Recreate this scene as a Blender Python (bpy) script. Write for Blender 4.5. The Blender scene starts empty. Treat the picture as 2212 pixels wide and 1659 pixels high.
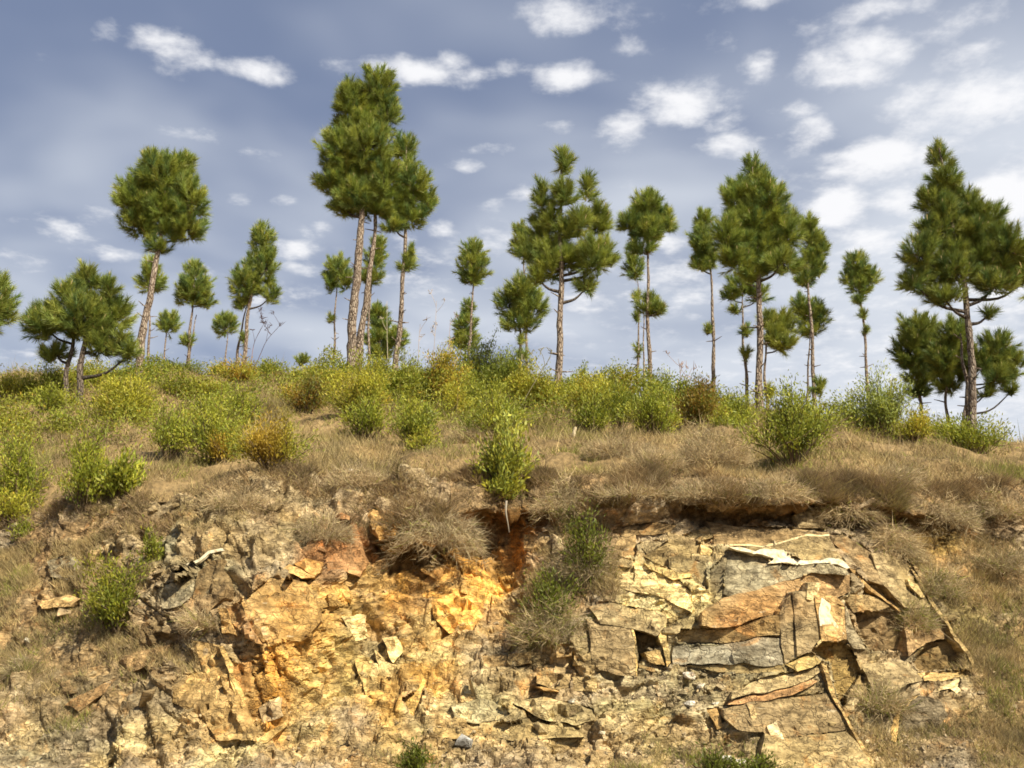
import bpy, math, random
import numpy as np
from mathutils import Vector, Matrix
from mathutils.bvhtree import BVHTree
from mathutils.geometry import delaunay_2d_cdt

# ------------------------------------------------------------------ camera, sky, sun, exposure
scene = bpy.context.scene
COL = scene.collection
PITCH = math.radians(14.0)
CAMZ = 1.6
FPX, CX, CY = 2125.0, 1106.0, 829.5          # focal length and centre on a 2212 x 1659 picture

cam_data = bpy.data.cameras.new('camera')
cam_data.sensor_width = 36.0
cam_data.lens = 36.0 * FPX / 2212.0
cam_data.clip_start = 0.1
cam_data.clip_end = 5000.0
cam = bpy.data.objects.new('camera', cam_data)
cam.location = (0, 0, CAMZ)
cam.rotation_euler = (math.pi / 2 + PITCH, 0, 0)
COL.objects.link(cam)
scene.camera = cam

SUN_AZ = math.radians(137.0)                  # clockwise from +Y, the viewing direction
SUN_EL = math.radians(45.0)
sun_data = bpy.data.lights.new('sun', 'SUN')
sun_data.energy = 5.0
sun_data.angle = math.radians(0.6)
sun_data.color = (1.0, 0.91, 0.73)
sun = bpy.data.objects.new('sun', sun_data)
sdir = Vector((math.sin(SUN_AZ) * math.cos(SUN_EL), math.cos(SUN_AZ) * math.cos(SUN_EL), math.sin(SUN_EL)))
sun.rotation_euler = sdir.to_track_quat('Z', 'Y').to_euler()
COL.objects.link(sun)

scene.view_settings.view_transform = 'Standard'
scene.view_settings.look = 'None'
scene.view_settings.exposure = 0.80
scene.view_settings.gamma = 1.0
scene.view_settings.use_curve_mapping = False
scene.render.engine = 'CYCLES'
scene.cycles.max_bounces = 5
scene.cycles.adaptive_threshold = 0.025
scene.cycles.transparent_max_bounces = 4
scene.cycles.filter_width = 1.7


def raydir(x, y):
    cx = (x - CX) / FPX
    cy = (CY - y) / FPX
    return np.array([cx, math.cos(PITCH) - cy * math.sin(PITCH), math.sin(PITCH) + cy * math.cos(PITCH)])


def at(x, y, Y):
    """world point at picture point (x, y), Y metres in front of the camera"""
    d = raydir(x, y)
    return np.array([0, 0, CAMZ]) + d * (Y / d[1])


class NT:
    """tiny node-tree helper"""
    def __init__(self, tree):
        self.t = tree
        tree.nodes.clear()

    def n(self, typ, **kw):
        nd = self.t.nodes.new(typ)
        for k, v in kw.items():
            setattr(nd, k, v)
        return nd

    def l(self, a, b):
        self.t.links.new(a, b)

    def put(self, sock, v):
        if hasattr(v, 'is_output'):
            self.l(v, sock)
        elif isinstance(v, (tuple, list)) and len(v) == 3 and sock.type == 'RGBA':
            sock.default_value = (*v, 1)
        else:
            sock.default_value = v

    def math(self, op, a, b=0.0, c=None, clamp=False):
        nd = self.n('ShaderNodeMath', operation=op, use_clamp=clamp)
        self.put(nd.inputs[0], a)
        self.put(nd.inputs[1], b)
        if c is not None:
            self.put(nd.inputs[2], c)
        return nd.outputs[0]

    def vmath(self, op, a, b=None):
        nd = self.n('ShaderNodeVectorMath', operation=op)
        self.put(nd.inputs[0], a)
        if b is not None:
            self.put(nd.inputs[1], b)
        return nd.outputs['Value'] if op in ('LENGTH', 'DOT_PRODUCT', 'DISTANCE') else nd.outputs[0]

    def noise(self, vec, scale, detail=4.0, rough=0.55, dist=0.0):
        nd = self.n('ShaderNodeTexNoise')
        self.l(vec, nd.inputs['Vector'])
        nd.inputs['Scale'].default_value = scale
        nd.inputs['Detail'].default_value = detail
        nd.inputs['Roughness'].default_value = rough
        nd.inputs['Distortion'].default_value = dist
        return nd.outputs['Fac']

    def mrange(self, v, a, b, c=0.0, d=1.0, smooth=True):
        nd = self.n('ShaderNodeMapRange', interpolation_type='SMOOTHSTEP' if smooth else 'LINEAR')
        self.put(nd.inputs['Value'], v)
        nd.inputs['From Min'].default_value = a
        nd.inputs['From Max'].default_value = b
        nd.inputs['To Min'].default_value = c
        nd.inputs['To Max'].default_value = d
        return nd.outputs['Result']

    def mix(self, fac, a, b, blend='MIX'):
        nd = self.n('ShaderNodeMix', data_type='RGBA', blend_type=blend)
        self.put(nd.inputs['Factor'], fac)
        self.put(nd.inputs[6], a)
        self.put(nd.inputs[7], b)
        return nd.outputs[2]


# ---- world: Nishita sky seen through a broken layer of small high clouds
world = bpy.data.worlds.new('World')
scene.world = world
world.use_nodes = True
w = NT(world.node_tree)
out = w.n('ShaderNodeOutputWorld')
bg = w.n('ShaderNodeBackground')
sky = w.n('ShaderNodeTexSky', sky_type='NISHITA')
sky.sun_disc = False
sky.sun_elevation = SUN_EL
sky.sun_rotation = SUN_AZ
sky.altitude = 1200.0
sky.air_density = 1.0
sky.dust_density = 2.0
sky.ozone_density = 1.6
tc = w.n('ShaderNodeTexCoord')
sep = w.n('ShaderNodeSeparateXYZ')
w.l(tc.outputs['Generated'], sep.inputs[0])
zz = w.math('MAXIMUM', sep.outputs[2], 0.03)
zz = w.math('ADD', zz, 0.10)
comb = w.n('ShaderNodeCombineXYZ')
w.l(w.math('DIVIDE', sep.outputs[0], zz), comb.inputs[0])
w.l(w.math('DIVIDE', sep.outputs[1], zz), comb.inputs[1])
plane = comb.outputs[0]
n_big = w.noise(plane, 1.3, 3.0, 0.5)
n_mid = w.noise(plane, 11.5, 7.0, 0.58, 0.1)
n_fine = w.noise(plane, 20.0, 5.0, 0.6, 0.1)
# cloud puffs that the photograph shows one by one: (picture x, y, half-width, half-height, weight)
PUFFS = [(375, 110, 78, 42, 1), (555, 150, 85, 26, 1), (215, 50, 45, 40, .55), (905, 155, 130, 26, 1), (740, 150, 70, 22, .6),
         (1235, 35, 110, 34, .9), (1235, 168, 75, 26, 1), (1350, 100, 40, 20, .6), (1470, 225, 95, 40, 1), (1350, 275, 60, 32, .8),
         (1540, 85, 50, 30, .5), (1210, 275, 35, 18, .7), (1015, 365, 35, 16, .7), (1060, 318, 60, 14, .5), (450, 295, 75, 16, .6),
         (545, 330, 50, 20, .7), (1850, 130, 100, 45, .9), (2110, 215, 90, 40, .9), (1890, 345, 75, 32, 1.15), (1580, 310, 60, 26, .75),
         (1750, 285, 50, 28, .7), (1800, 445, 50, 34, 1.1), (2170, 430, 60, 50, 1), (640, 540, 40, 24, .8), (645, 580, 40, 14, .8),
         (690, 490, 26, 16, .7), (150, 500, 55, 24, .6), (215, 475, 45, 24, .5), (1620, 5, 110, 20, .7), (1985, 210, 60, 30, .5),
         (1900, 20, 120, 22, .6), (640, 640, 60, 20, .5), (950, 560, 60, 30, .5), (1460, 590, 70, 25, .5), (1700, 400, 60, 20, .4),
         (2050, 60, 110, 30, .4), (30, 480, 40, 12, .35), (1080, 520, 60, 24, .5), (840, 600, 60, 22, .5), (1500, 640, 80, 20, .4),
         (90, 110, 45, 20, .5), (430, 590, 36, 18, .6), (520, 435, 30, 15, .6), (610, 430, 32, 13, .6), (870, 515, 34, 20, .65), (965, 500, 36, 22, .6), (1130, 415, 34, 18, .6),
         (1065, 440, 26, 14, .5), (720, 290, 40, 18, .5), (1640, 140, 44, 26, .6), (1725, 235, 40, 22, .6), (1995, 330, 60, 24, .6), (2080, 120, 60, 26, .6), (1620, 420, 44, 22, .55),
         (1430, 520, 44, 24, .6), (1560, 265, 44, 22, .6), (1300, 560, 40, 22, .5), (1255, 650, 60, 18, .5), (1880, 520, 60, 26, .6), (1945, 430, 50, 24, .6), (2180, 600, 60, 40, .7),
         (560, 650, 50, 18, .5), (240, 545, 40, 18, .55), (60, 560, 50, 14, .5), (1110, 150, 40, 16, .5), (980, 140, 45, 22, .8), (660, 500, 22, 14, .6), (120, 770, 80, 16, .5), (930, 640, 60, 18, .5)]
puff = None
for (px, py, rx, ry, wt) in PUFFS:
    d = raydir(px, py)
    d = d / np.linalg.norm(d)
    v = w.vmath('SUBTRACT', tc.outputs['Generated'], tuple(float(q) for q in d))
    v = w.vmath('MULTIPLY', v, (FPX / rx * .82, 1.0, FPX / ry * .82))
    m = w.mrange(w.vmath('LENGTH', v), 1.5, 0.0, 0.0, wt)
    puff = m if puff is None else w.math('MAXIMUM', puff, m)
wisp = w.math('MULTIPLY_ADD', n_mid, 0.56, w.math('MULTIPLY', n_fine, 0.34))
cov = w.math('MULTIPLY_ADD', puff, 0.38, wisp)
cov = w.math('MULTIPLY_ADD', n_big, 0.22, cov)
cov = w.math('MULTIPLY_ADD', sep.outputs[0], 0.16, cov)
cov = w.math('MULTIPLY_ADD', sep.outputs[2], -0.40, cov)
cl = w.mrange(cov, 0.455, 0.79, 0.0, 0.95)
veil = w.mrange(w.math('ADD', w.noise(plane, 1.6, 3.0, 0.5, 0.2), w.math('MULTIPLY_ADD', sep.outputs[0], 0.30, w.math('MULTIPLY', sep.outputs[2], -0.85))), -0.10, 0.46, 0.0, 0.9)
skyc = w.mix(0.75, sky.outputs[0], (1.85, 2.25, 3.35))
skyc = w.mix(veil, skyc, (6.0, 6.35, 6.95))
skyc = w.mix(cl, skyc, (8.0, 8.0, 8.15))
w.l(skyc, bg.inputs['Color'])
bg.inputs['Strength'].default_value = 0.071
w.l(bg.outputs[0], out.inputs[0])
world.cycles.sampling_method = 'MANUAL'
world.cycles.sample_map_resolution = 256

# ------------------------------------------------------------------ numpy helpers
RNG = np.random.default_rng(11)
random.seed(11)


def h3(ix, iy, iz, seed):
    with np.errstate(over='ignore'):
        h = (ix.astype(np.int64).astype(np.uint32) * np.uint32(374761393)
             + iy.astype(np.int64).astype(np.uint32) * np.uint32(668265263)
             + iz.astype(np.int64).astype(np.uint32) * np.uint32(2246822519)
             + np.uint32((seed * 3266489917) & 0xffffffff))
        h ^= h >> np.uint32(15)
        h *= np.uint32(2246822519)
        h ^= h >> np.uint32(13)
        h *= np.uint32(3266489917)
        h ^= h >> np.uint32(16)
    return h.astype(np.float64) / 4294967295.0


def vnoise(P, seed=0):
    I = np.floor(P)
    F = P - I
    F = F * F * (3 - 2 * F)
    r = 0
    for dx in (0, 1):
        for dy in (0, 1):
            for dz in (0, 1):
                wgt = (F[:, 0] if dx else 1 - F[:, 0]) * (F[:, 1] if dy else 1 - F[:, 1]) * (F[:, 2] if dz else 1 - F[:, 2])
                r = r + wgt * h3(I[:, 0] + dx, I[:, 1] + dy, I[:, 2] + dz, seed)
    return r * 2 - 1


def fbm(P, octv=4, seed=0, gain=0.5):
    a, s, f = 1.0, 0.0, 1.0
    for o in range(octv):
        s = s + a * vnoise(P * f + 17.3 * o, seed + o)
        a *= gain
        f *= 2.03
    return s


def voronoi(Q, seed):
    """F1 id-random values (4), vector to the cell point, F2-F1"""
    I = np.floor(Q)
    n = len(Q)
    f1 = np.full(n, 9e9)
    f2 = np.full(n, 9e9)
    ids = np.zeros((n, 3))
    cen = np.zeros((n, 3))
    for dx in (-1, 0, 1):
        for dy in (-1, 0, 1):
            for dz in (-1, 0, 1):
                jx, jy, jz = I[:, 0] + dx, I[:, 1] + dy, I[:, 2] + dz
                c = np.stack([jx + h3(jx, jy, jz, seed), jy + h3(jx, jy, jz, seed + 1), jz + h3(jx, jy, jz, seed + 2)], 1)
                d = np.abs(Q - c)
                d = np.maximum(d.max(1), np.sqrt((d * d).sum(1)) * 0.72)      # boxy cells
                nearer = d < f1
                f2 = np.where(nearer, f1, np.minimum(f2, d))
                f1 = np.where(nearer, d, f1)
                ids[nearer] = np.stack([jx, jy, jz], 1)[nearer]
                cen[nearer] = c[nearer]
    r = [h3(ids[:, 0], ids[:, 1], ids[:, 2], seed + 10 + k) for k in range(4)]
    return r, Q - cen, f2 - f1


def smooth(x, a, b):
    t = np.clip((x - a) / (b - a), 0, 1)
    return t * t * (3 - 2 * t)


def make_mesh(name, V, F, mat=None, tint=None, smooth_shade=False):
    V = np.asarray(V, dtype=np.float32)
    F = np.asarray(F, dtype=np.int32)
    k = F.shape[1]
    me = bpy.data.meshes.new(name)
    me.vertices.add(len(V))
    me.vertices.foreach_set('co', V.ravel())
    me.loops.add(F.size)
    me.loops.foreach_set('vertex_index', F.ravel())
    me.polygons.add(len(F))
    me.polygons.foreach_set('loop_start', np.arange(0, F.size, k, dtype=np.int32))
    if smooth_shade:
        me.polygons.foreach_set('use_smooth', np.ones(len(F), dtype=bool))
    else:
        me.polygons.foreach_set('use_smooth', np.zeros(len(F), dtype=bool))
    if tint is not None:
        a = me.attributes.new('tint', 'FLOAT_COLOR', 'POINT')
        t = np.ones((len(V), 4), dtype=np.float32)
        t[:, :3] = tint
        a.data.foreach_set('color', t.ravel())
    me.update(calc_edges=True)
    if mat is not None:
        me.materials.append(mat)
    return me


def link(name, data, parent=None, label=None, cat=None, group=None, kind=None, loc=None):
    o = bpy.data.objects.new(name, data)
    COL.objects.link(o)
    if parent is not None:
        o.parent = parent
    if loc is not None:
        o.location = [float(q) for q in loc]
    if label:
        o['label'] = label
    if cat:
        o['category'] = cat
    if group:
        o['group'] = group
    if kind:
        o['kind'] = kind
    return o


# ------------------------------------------------------------------ materials
def new_mat(name):
    m = bpy.data.materials.new(name)
    m.use_nodes = True
    t = NT(m.node_tree)
    o = t.n('ShaderNodeOutputMaterial')
    return m, t, o


def rock_material(name, from_object=False, bedded=False):
    m, t, o = new_mat(name)
    p = t.n('ShaderNodeBsdfPrincipled')
    geo = t.n('ShaderNodeNewGeometry')
    pos = geo.outputs['Position']
    if from_object:
        src = t.n('ShaderNodeObjectInfo').outputs['Color']
    else:
        src = t.n('ShaderNodeAttribute', attribute_name='tint').outputs['Color']
    mp = t.n('ShaderNodeMapping')
    t.l(pos, mp.inputs[0])
    mp.inputs['Rotation'].default_value = (0.1, math.radians(14), 0.0)
    mp.inputs['Scale'].default_value = (1.0, 1.0, 9.0 if bedded else 5.0)
    bands = t.noise(mp.outputs[0], 1.9, 7.0, 0.62, 1.1)
    mott = t.noise(pos, 5.5, 8.0, 0.62, 0.3)
    grain = t.noise(pos, 38.0, 4.0, 0.6)
    c = t.mix(1.0, src, t.mix(t.mrange(bands, 0.3, 0.7), ((0.50, 0.48, 0.44) if bedded else (0.60, 0.57, 0.52)), (1.26, 1.24, 1.2)), 'MULTIPLY')
    c = t.mix(1.0, c, t.mix(t.mrange(mott, 0.28, 0.72), (0.50, 0.47, 0.42), (1.40, 1.40, 1.38)), 'MULTIPLY')
    c = t.mix(1.0, c, t.mix(t.mrange(grain, 0.25, 0.75), (0.8, 0.8, 0.8), (1.18, 1.18, 1.18)), 'MULTIPLY')
    rust = t.mrange(t.noise(pos, 2.3, 6.0, 0.65, 0.8), 0.56, 0.70, 0.0, 0.55)
    c = t.mix(rust, c, t.mix(1.0, c, (1.35, 0.85, 0.42), 'MULTIPLY'))
    dark = t.mrange(t.noise(pos, 3.4, 7.0, 0.7, 0.5), 0.55, 0.70, 0.0, 0.6)
    c = t.mix(dark, c, t.mix(1.0, c, (0.45, 0.40, 0.34), 'MULTIPLY'))
    pale = t.mrange(t.noise(mp.outputs[0], 5.0, 5.0, 0.6, 0.4), 0.63, 0.72, 0.0, 0.5)
    c = t.mix(pale, c, (0.50, 0.42, 0.26))
    mj = t.n('ShaderNodeMapping')
    t.l(pos, mj.inputs[0])
    mj.inputs['Rotation'].default_value = (0.3, math.radians(-22), 0.2)
    mj.inputs['Scale'].default_value = (1.0, 1.0, 1.9)
    wob = t.n('ShaderNodeVectorMath', operation='MULTIPLY_ADD')
    nzv = t.n('ShaderNodeTexNoise'); t.l(pos, nzv.inputs['Vector']); nzv.inputs['Scale'].default_value = 7.0; nzv.inputs['Detail'].default_value = 4.0
    t.l(nzv.outputs['Color'], wob.inputs[0]); wob.inputs[1].default_value = (0.42, 0.42, 0.42); t.l(mj.outputs[0], wob.inputs[2])
    v1 = t.n('ShaderNodeTexVoronoi', feature='DISTANCE_TO_EDGE'); t.l(wob.outputs[0], v1.inputs['Vector']); v1.inputs['Scale'].default_value = 2.1
    v2 = t.n('ShaderNodeTexVoronoi', feature='DISTANCE_TO_EDGE'); t.l(wob.outputs[0], v2.inputs['Vector']); v2.inputs['Scale'].default_value = 5.7
    gap = t.mrange(t.noise(pos, 3.1, 4.0, 0.6), 0.42, 0.62)
    joint = t.math('MULTIPLY', t.mrange(v1.outputs['Distance'], 0.0, 0.05), t.math('MAXIMUM', t.mrange(v2.outputs['Distance'], -0.01, 0.06), gap))
    c = t.mix(t.math('MULTIPLY', t.math('SUBTRACT', 1.0, joint), 0.30), c, (0.11, 0.07, 0.03))
    c = t.mix(1.0, c, (1.19, 1.20, 1.28), 'MULTIPLY')
    t.l(c, p.inputs['Base Color'])
    p.inputs['Roughness'].default_value = 0.9
    p.inputs['Specular IOR Level'].default_value = 0.25
    b = t.n('ShaderNodeBump')
    b.inputs['Strength'].default_value = 0.9
    b.inputs['Distance'].default_value = 0.035
    t.l(t.math('MULTIPLY_ADD', joint, 0.6, t.math('MULTIPLY_ADD', bands, 0.9, t.math('MULTIPLY_ADD', grain, 0.35, mott))), b.inputs['Height'])
    t.l(b.outputs[0], p.inputs['Normal'])
    t.l(p.outputs[0], o.inputs[0])
    return m


def leaf_material(name, trans=0.3, rough=0.55, attr=True, color=(0.1, 0.14, 0.03), spec=0.3):
    m, t, o = new_mat(name)
    p = t.n('ShaderNodeBsdfPrincipled')
    tr = t.n('ShaderNodeBsdfTranslucent')
    mx = t.n('ShaderNodeMixShader')
    src = t.n('ShaderNodeAttribute', attribute_name='tint').outputs['Color']
    geo = t.n('ShaderNodeNewGeometry')
    nz = t.noise(geo.outputs['Position'], 1.7, 3.0)
    c = t.mix(1.0, src, t.mix(t.mrange(nz, 0.3, 0.7), (0.78, 0.8, 0.8), (1.2, 1.16, 1.1)), 'MULTIPLY')
    t.l(c, p.inputs['Base Color'])
    t.l(c, tr.inputs['Color'])
    p.inputs['Roughness'].default_value = rough
    p.inputs['Specular IOR Level'].default_value = spec
    mx.inputs[0].default_value = trans
    t.l(p.outputs[0], mx.inputs[1])
    t.l(tr.outputs[0], mx.inputs[2])
    t.l(mx.outputs[0], o.inputs[0])
    return m


def bark_material():
    m, t, o = new_mat('pine_bark')
    p = t.n('ShaderNodeBsdfPrincipled')
    tcn = t.n('ShaderNodeNewGeometry')
    mp = t.n('ShaderNodeMapping')
    t.l(tcn.outputs['Position'], mp.inputs[0])
    mp.inputs['Scale'].default_value = (1, 1, 0.35)
    vor = t.n('ShaderNodeTexVoronoi', feature='DISTANCE_TO_EDGE')
    t.l(mp.outputs[0], vor.inputs['Vector'])
    vor.inputs['Scale'].default_value = 16.0
    nz = t.noise(tcn.outputs['Position'], 9.0, 6.0, 0.6)
    c = t.mix(t.mrange(nz, 0.3, 0.7), (0.22, 0.165, 0.12), (0.41, 0.335, 0.26))
    c = t.mix(t.mrange(vor.outputs['Distance'], 0.0, 0.16), (0.11, 0.07, 0.045), c)
    src = t.n('ShaderNodeAttribute', attribute_name='tint').outputs['Color']
    c = t.mix(1.0, c, src, 'MULTIPLY')
    t.l(c, p.inputs['Base Color'])
    p.inputs['Roughness'].default_value = 0.9
    b = t.n('ShaderNodeBump')
    b.inputs['Strength'].default_value = 0.9
    b.inputs['Distance'].default_value = 0.03
    t.l(t.math('ADD', t.mrange(vor.outputs['Distance'], 0.0, 0.2), nz), b.inputs['Height'])
    t.l(b.outputs[0], p.inputs['Normal'])
    t.l(p.outputs[0], o.inputs[0])
    return m


def soil_material(name='hill_soil'):
    m, t, o = new_mat(name)
    p = t.n('ShaderNodeBsdfPrincipled')
    geo = t.n('ShaderNodeNewGeometry')
    pos = geo.outputs['Position']
    a = t.noise(pos, 0.9, 6.0, 0.6, 0.4)
    b_ = t.noise(pos, 9.0, 6.0, 0.65)
    c = t.mix(t.mrange(a, 0.3, 0.7), (0.15, 0.105, 0.05), (0.27, 0.19, 0.095))
    c = t.mix(1.0, c, t.mix(t.mrange(b_, 0.3, 0.7), (0.6, 0.6, 0.6), (1.3, 1.28, 1.2)), 'MULTIPLY')
    t.l(c, p.inputs['Base Color'])
    p.inputs['Roughness'].default_value = 0.95
    p.inputs['Specular IOR Level'].default_value = 0.15
    bp = t.n('ShaderNodeBump')
    bp.inputs['Strength'].default_value = 0.8
    bp.inputs['Distance'].default_value = 0.05
    t.l(b_, bp.inputs['Height'])
    t.l(bp.outputs[0], p.inputs['Normal'])
    t.l(p.outputs[0], o.inputs[0])
    return m


M_ROCK = rock_material('fractured_rock')
M_BLOCK = rock_material('loose_rock', True)
M_BED = rock_material('bedded_rock', False, True)
def quartz_material():
    m, t, o = new_mat('white_quartz')
    p = t.n('ShaderNodeBsdfPrincipled')
    geo = t.n('ShaderNodeNewGeometry')
    src = t.n('ShaderNodeAttribute', attribute_name='tint').outputs['Color']
    nz = t.noise(geo.outputs['Position'], 14.0, 6.0, 0.65)
    c = t.mix(t.mrange(nz, 0.45, 0.68), src, (0.40, 0.28, 0.13))
    t.l(c, p.inputs['Base Color'])
    p.inputs['Roughness'].default_value = 0.55
    b = t.n('ShaderNodeBump'); b.inputs['Strength'].default_value = 0.6; b.inputs['Distance'].default_value = 0.02
    t.l(nz, b.inputs['Height']); t.l(b.outputs[0], p.inputs['Normal'])
    t.l(p.outputs[0], o.inputs[0])
    return m


M_QTZ = quartz_material()
M_BARK = bark_material()
M_NEEDLE = leaf_material('pine_needles', 0.22, 0.5)
M_LEAF = leaf_material('shrub_leaves', 0.34, 0.5)
M_STRAW = leaf_material('dry_straw', 0.25, 0.8, spec=0.1)
M_TWIG = leaf_material('dry_twigs', 0.0, 0.9, spec=0.1)
M_SOIL = soil_material()

# ------------------------------------------------------------------ terrain: key lines (picture y, distance) at picture columns x
COLS = {
    -1300: [(1640, 12.60), (1540, 13.40), (1420, 14.60), (1310, 15.70), (1240, 16.50), (1180, 17.20), (1110, 18.10), (980, 20.90), (880, 25.50), (815, 32.00)],
    0: [(1640, 12.60), (1540, 13.40), (1420, 14.60), (1310, 15.70), (1240, 16.50), (1180, 17.20), (1110, 18.10), (980, 20.90), (880, 25.50), (818, 32.00)],
    200: [(1650, 12.40), (1530, 13.20), (1405, 14.15), (1305, 15.00), (1225, 15.65), (1150, 16.30), (1080, 17.20), (980, 20.00), (885, 25.20), (815, 32.00)],
    350: [(1650, 12.30), (1520, 13.00), (1400, 13.60), (1300, 14.10), (1210, 14.70), (1130, 15.50), (1060, 16.50), (980, 19.00), (890, 25.00), (812, 32.50)],
    540: [(1650, 12.30), (1520, 12.90), (1400, 13.10), (1280, 13.30), (1200, 14.05), (1110, 15.15), (1030, 16.50), (970, 19.00), (890, 25.00), (815, 32.00)],
    640: [(1650, 12.30), (1520, 12.90), (1410, 12.90), (1280, 13.20), (1190, 14.10), (1100, 15.20), (1010, 16.65), (965, 19.00), (890, 25.00), (815, 31.50)],
    720: [(1650, 12.40), (1530, 13.30), (1420, 14.10), (1300, 14.40), (1200, 14.75), (1110, 15.30), (1000, 16.60), (960, 19.00), (895, 24.50), (820, 31.00)],
    880: [(1650, 12.40), (1530, 13.30), (1400, 14.25), (1280, 15.05), (1205, 15.85), (1180, 15.05), (1030, 16.20), (980, 18.00), (905, 24.00), (825, 30.50)],
    1060: [(1650, 12.40), (1530, 13.35), (1390, 14.60), (1250, 15.70), (1130, 16.70), (1085, 15.90), (1010, 16.50), (970, 18.00), (910, 23.50), (840, 30.00)],
    1200: [(1650, 12.50), (1540, 13.10), (1390, 13.90), (1270, 14.50), (1150, 15.20), (1080, 15.40), (1010, 16.20), (965, 18.00), (915, 23.00), (860, 29.50)],
    1320: [(1650, 12.50), (1540, 13.10), (1400, 13.50), (1260, 14.10), (1150, 15.00), (1100, 15.20), (1030, 16.00), (970, 18.00), (920, 22.50), (872, 29.00)],
    1500: [(1650, 12.50), (1550, 13.00), (1400, 13.50), (1250, 14.10), (1130, 15.40), (1085, 14.80), (1020, 15.80), (970, 17.80), (925, 22.00), (885, 28.00)],
    1750: [(1650, 12.40), (1500, 12.90), (1350, 13.35), (1200, 13.90), (1118, 15.40), (1085, 14.70), (1030, 15.60), (985, 17.50), (940, 21.50), (905, 27.00)],
    1950: [(1650, 12.50), (1520, 13.30), (1380, 14.20), (1230, 14.80), (1125, 15.60), (1100, 15.20), (1040, 15.90), (1000, 17.50), (965, 20.50), (930, 25.50)],
    2150: [(1650, 12.60), (1530, 13.50), (1400, 14.50), (1270, 15.40), (1140, 16.20), (1095, 16.00), (1040, 16.70), (1010, 18.00), (985, 20.50), (955, 24.50)],
    2400: [(1650, 12.60), (1530, 13.50), (1400, 14.50), (1270, 15.40), (1150, 16.20), (1100, 16.30), (1050, 17.00), (1025, 18.00), (1005, 20.50), (985, 24.50)],
    3500: [(1650, 12.60), (1530, 13.50), (1400, 14.50), (1290, 15.40), (1180, 16.20), (1140, 16.40), (1090, 17.20), (1060, 18.50), (1040, 21.00), (1025, 25.00)],
}
colx = sorted(COLS)
KEY = np.array([[at(x, y, Y) for (y, Y) in COLS[x]] for x in colx])       # column, row, xyz
rows = []
foot = KEY[:, 0].copy(); foot[:, 1] -= 0.9; foot[:, 2] = 0.0
rows.append(foot)
for r in range(KEY.shape[1]):
    rows.append(KEY[:, r].copy())
b1 = KEY[:, -1].copy(); b1[:, 1] += 8; b1[:, 2] += 0.9; rows.append(b1)
b2 = KEY[:, -1].copy(); b2[:, 1] += 40; b2[:, 2] += 4.0; rows.append(b2)
b3 = KEY[:, -1].copy(); b3[:, 1] += 90; b3[:, 2] -= 10.0; rows.append(b3)
NR = len(rows)                                   # 0 foot, 1..10 key rows, 11.. behind the crest
XF = np.arange(-40, 40.01, 0.05)
RY, RZ = [], []
ker = np.exp(-0.5 * (np.arange(-14, 15) / 4.5) ** 2); ker /= ker.sum()
for r in rows:
    y = np.interp(XF, r[:, 0], r[:, 1]); z = np.interp(XF, r[:, 0], r[:, 2])
    RY.append(np.convolve(np.pad(y, 14, 'edge'), ker, 'valid'))
    RZ.append(np.convolve(np.pad(z, 14, 'edge'), ker, 'valid'))
RY = np.array(RY); RZ = np.array(RZ)
_xl = np.stack([XF * 1.25, 0 * XF, 0 * XF], 1)
for _r, _ay, _az in ((5, .16, .05), (6, .20, .10), (7, .22, .08), (4, .12, .03)):      # ragged lip
    RY[_r] += _ay * fbm(_xl + 3.7 * (_r > 5), 4, 19)
    RZ[_r] += _az * fbm(_xl + 9.1, 4, 23)


def surface(X, S):
    """grid of base-surface points; X (n), S (m) in row units, Catmull-Rom (tension 0.6) between key lines"""
    ys = np.array([np.interp(X, XF, RY[i]) for i in range(NR)])
    zs = np.array([np.interp(X, XF, RZ[i]) for i in range(NR)])
    i = np.clip(np.floor(S).astype(int), 0, NR - 2)
    t = (S - i)[:, None]
    def cr(a):
        p0 = a[np.maximum(i - 1, 0)]; p1 = a[i]; p2 = a[i + 1]; p3 = a[np.minimum(i + 2, NR - 1)]
        m1 = 0.38 * (p2 - p0); m2 = 0.38 * (p3 - p1)
        return ((2 * t ** 3 - 3 * t ** 2 + 1) * p1 + (t ** 3 - 2 * t ** 2 + t) * m1 + (-2 * t ** 3 + 3 * t ** 2) * p2 + (t ** 3 - t ** 2) * m2)
    Y = cr(ys); Z = cr(zs)
    P = np.stack([np.broadcast_to(X[None, :], Y.shape), Y, Z], 2)
    return P


def grid_faces(m, n):
    a = (np.arange(m - 1)[:, None] * n + np.arange(n - 1)[None, :]).ravel()
    return np.stack([a, a + 1, a + n + 1, a + n], 1)


def grid_normals(P):
    dx = np.gradient(P, axis=1); ds = np.gradient(P, axis=0)
    N = np.cross(dx, ds)
    N /= np.linalg.norm(N, axis=2, keepdims=True) + 1e-9
    return N


# coarse base used to look up where a picture point lies on the hill
XB = np.arange(-38, 38.01, 0.2)
SB = np.concatenate([np.arange(0, 10.0, 0.1), np.linspace(10, NR - 1, 30)])
PB = surface(XB, SB)
BVH = BVHTree.FromPolygons([tuple(v) for v in PB.reshape(-1, 3)], [tuple(int(q) for q in f) for f in grid_faces(len(SB), len(XB))])
ORIGIN = Vector((0, 0, CAMZ))


def hit(x, y):
    d = Vector(raydir(x, y)).normalized()
    loc, nor, idx, dist = BVH.ray_cast(ORIGIN, d)
    return None if loc is None else np.array(loc)


def ground_z(X, Y):
    loc, nor, idx, dist = BVH.ray_cast(Vector((X, Y, 60)), Vector((0, 0, -1)))
    return float(loc.z) if loc is not None else 0.0


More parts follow.
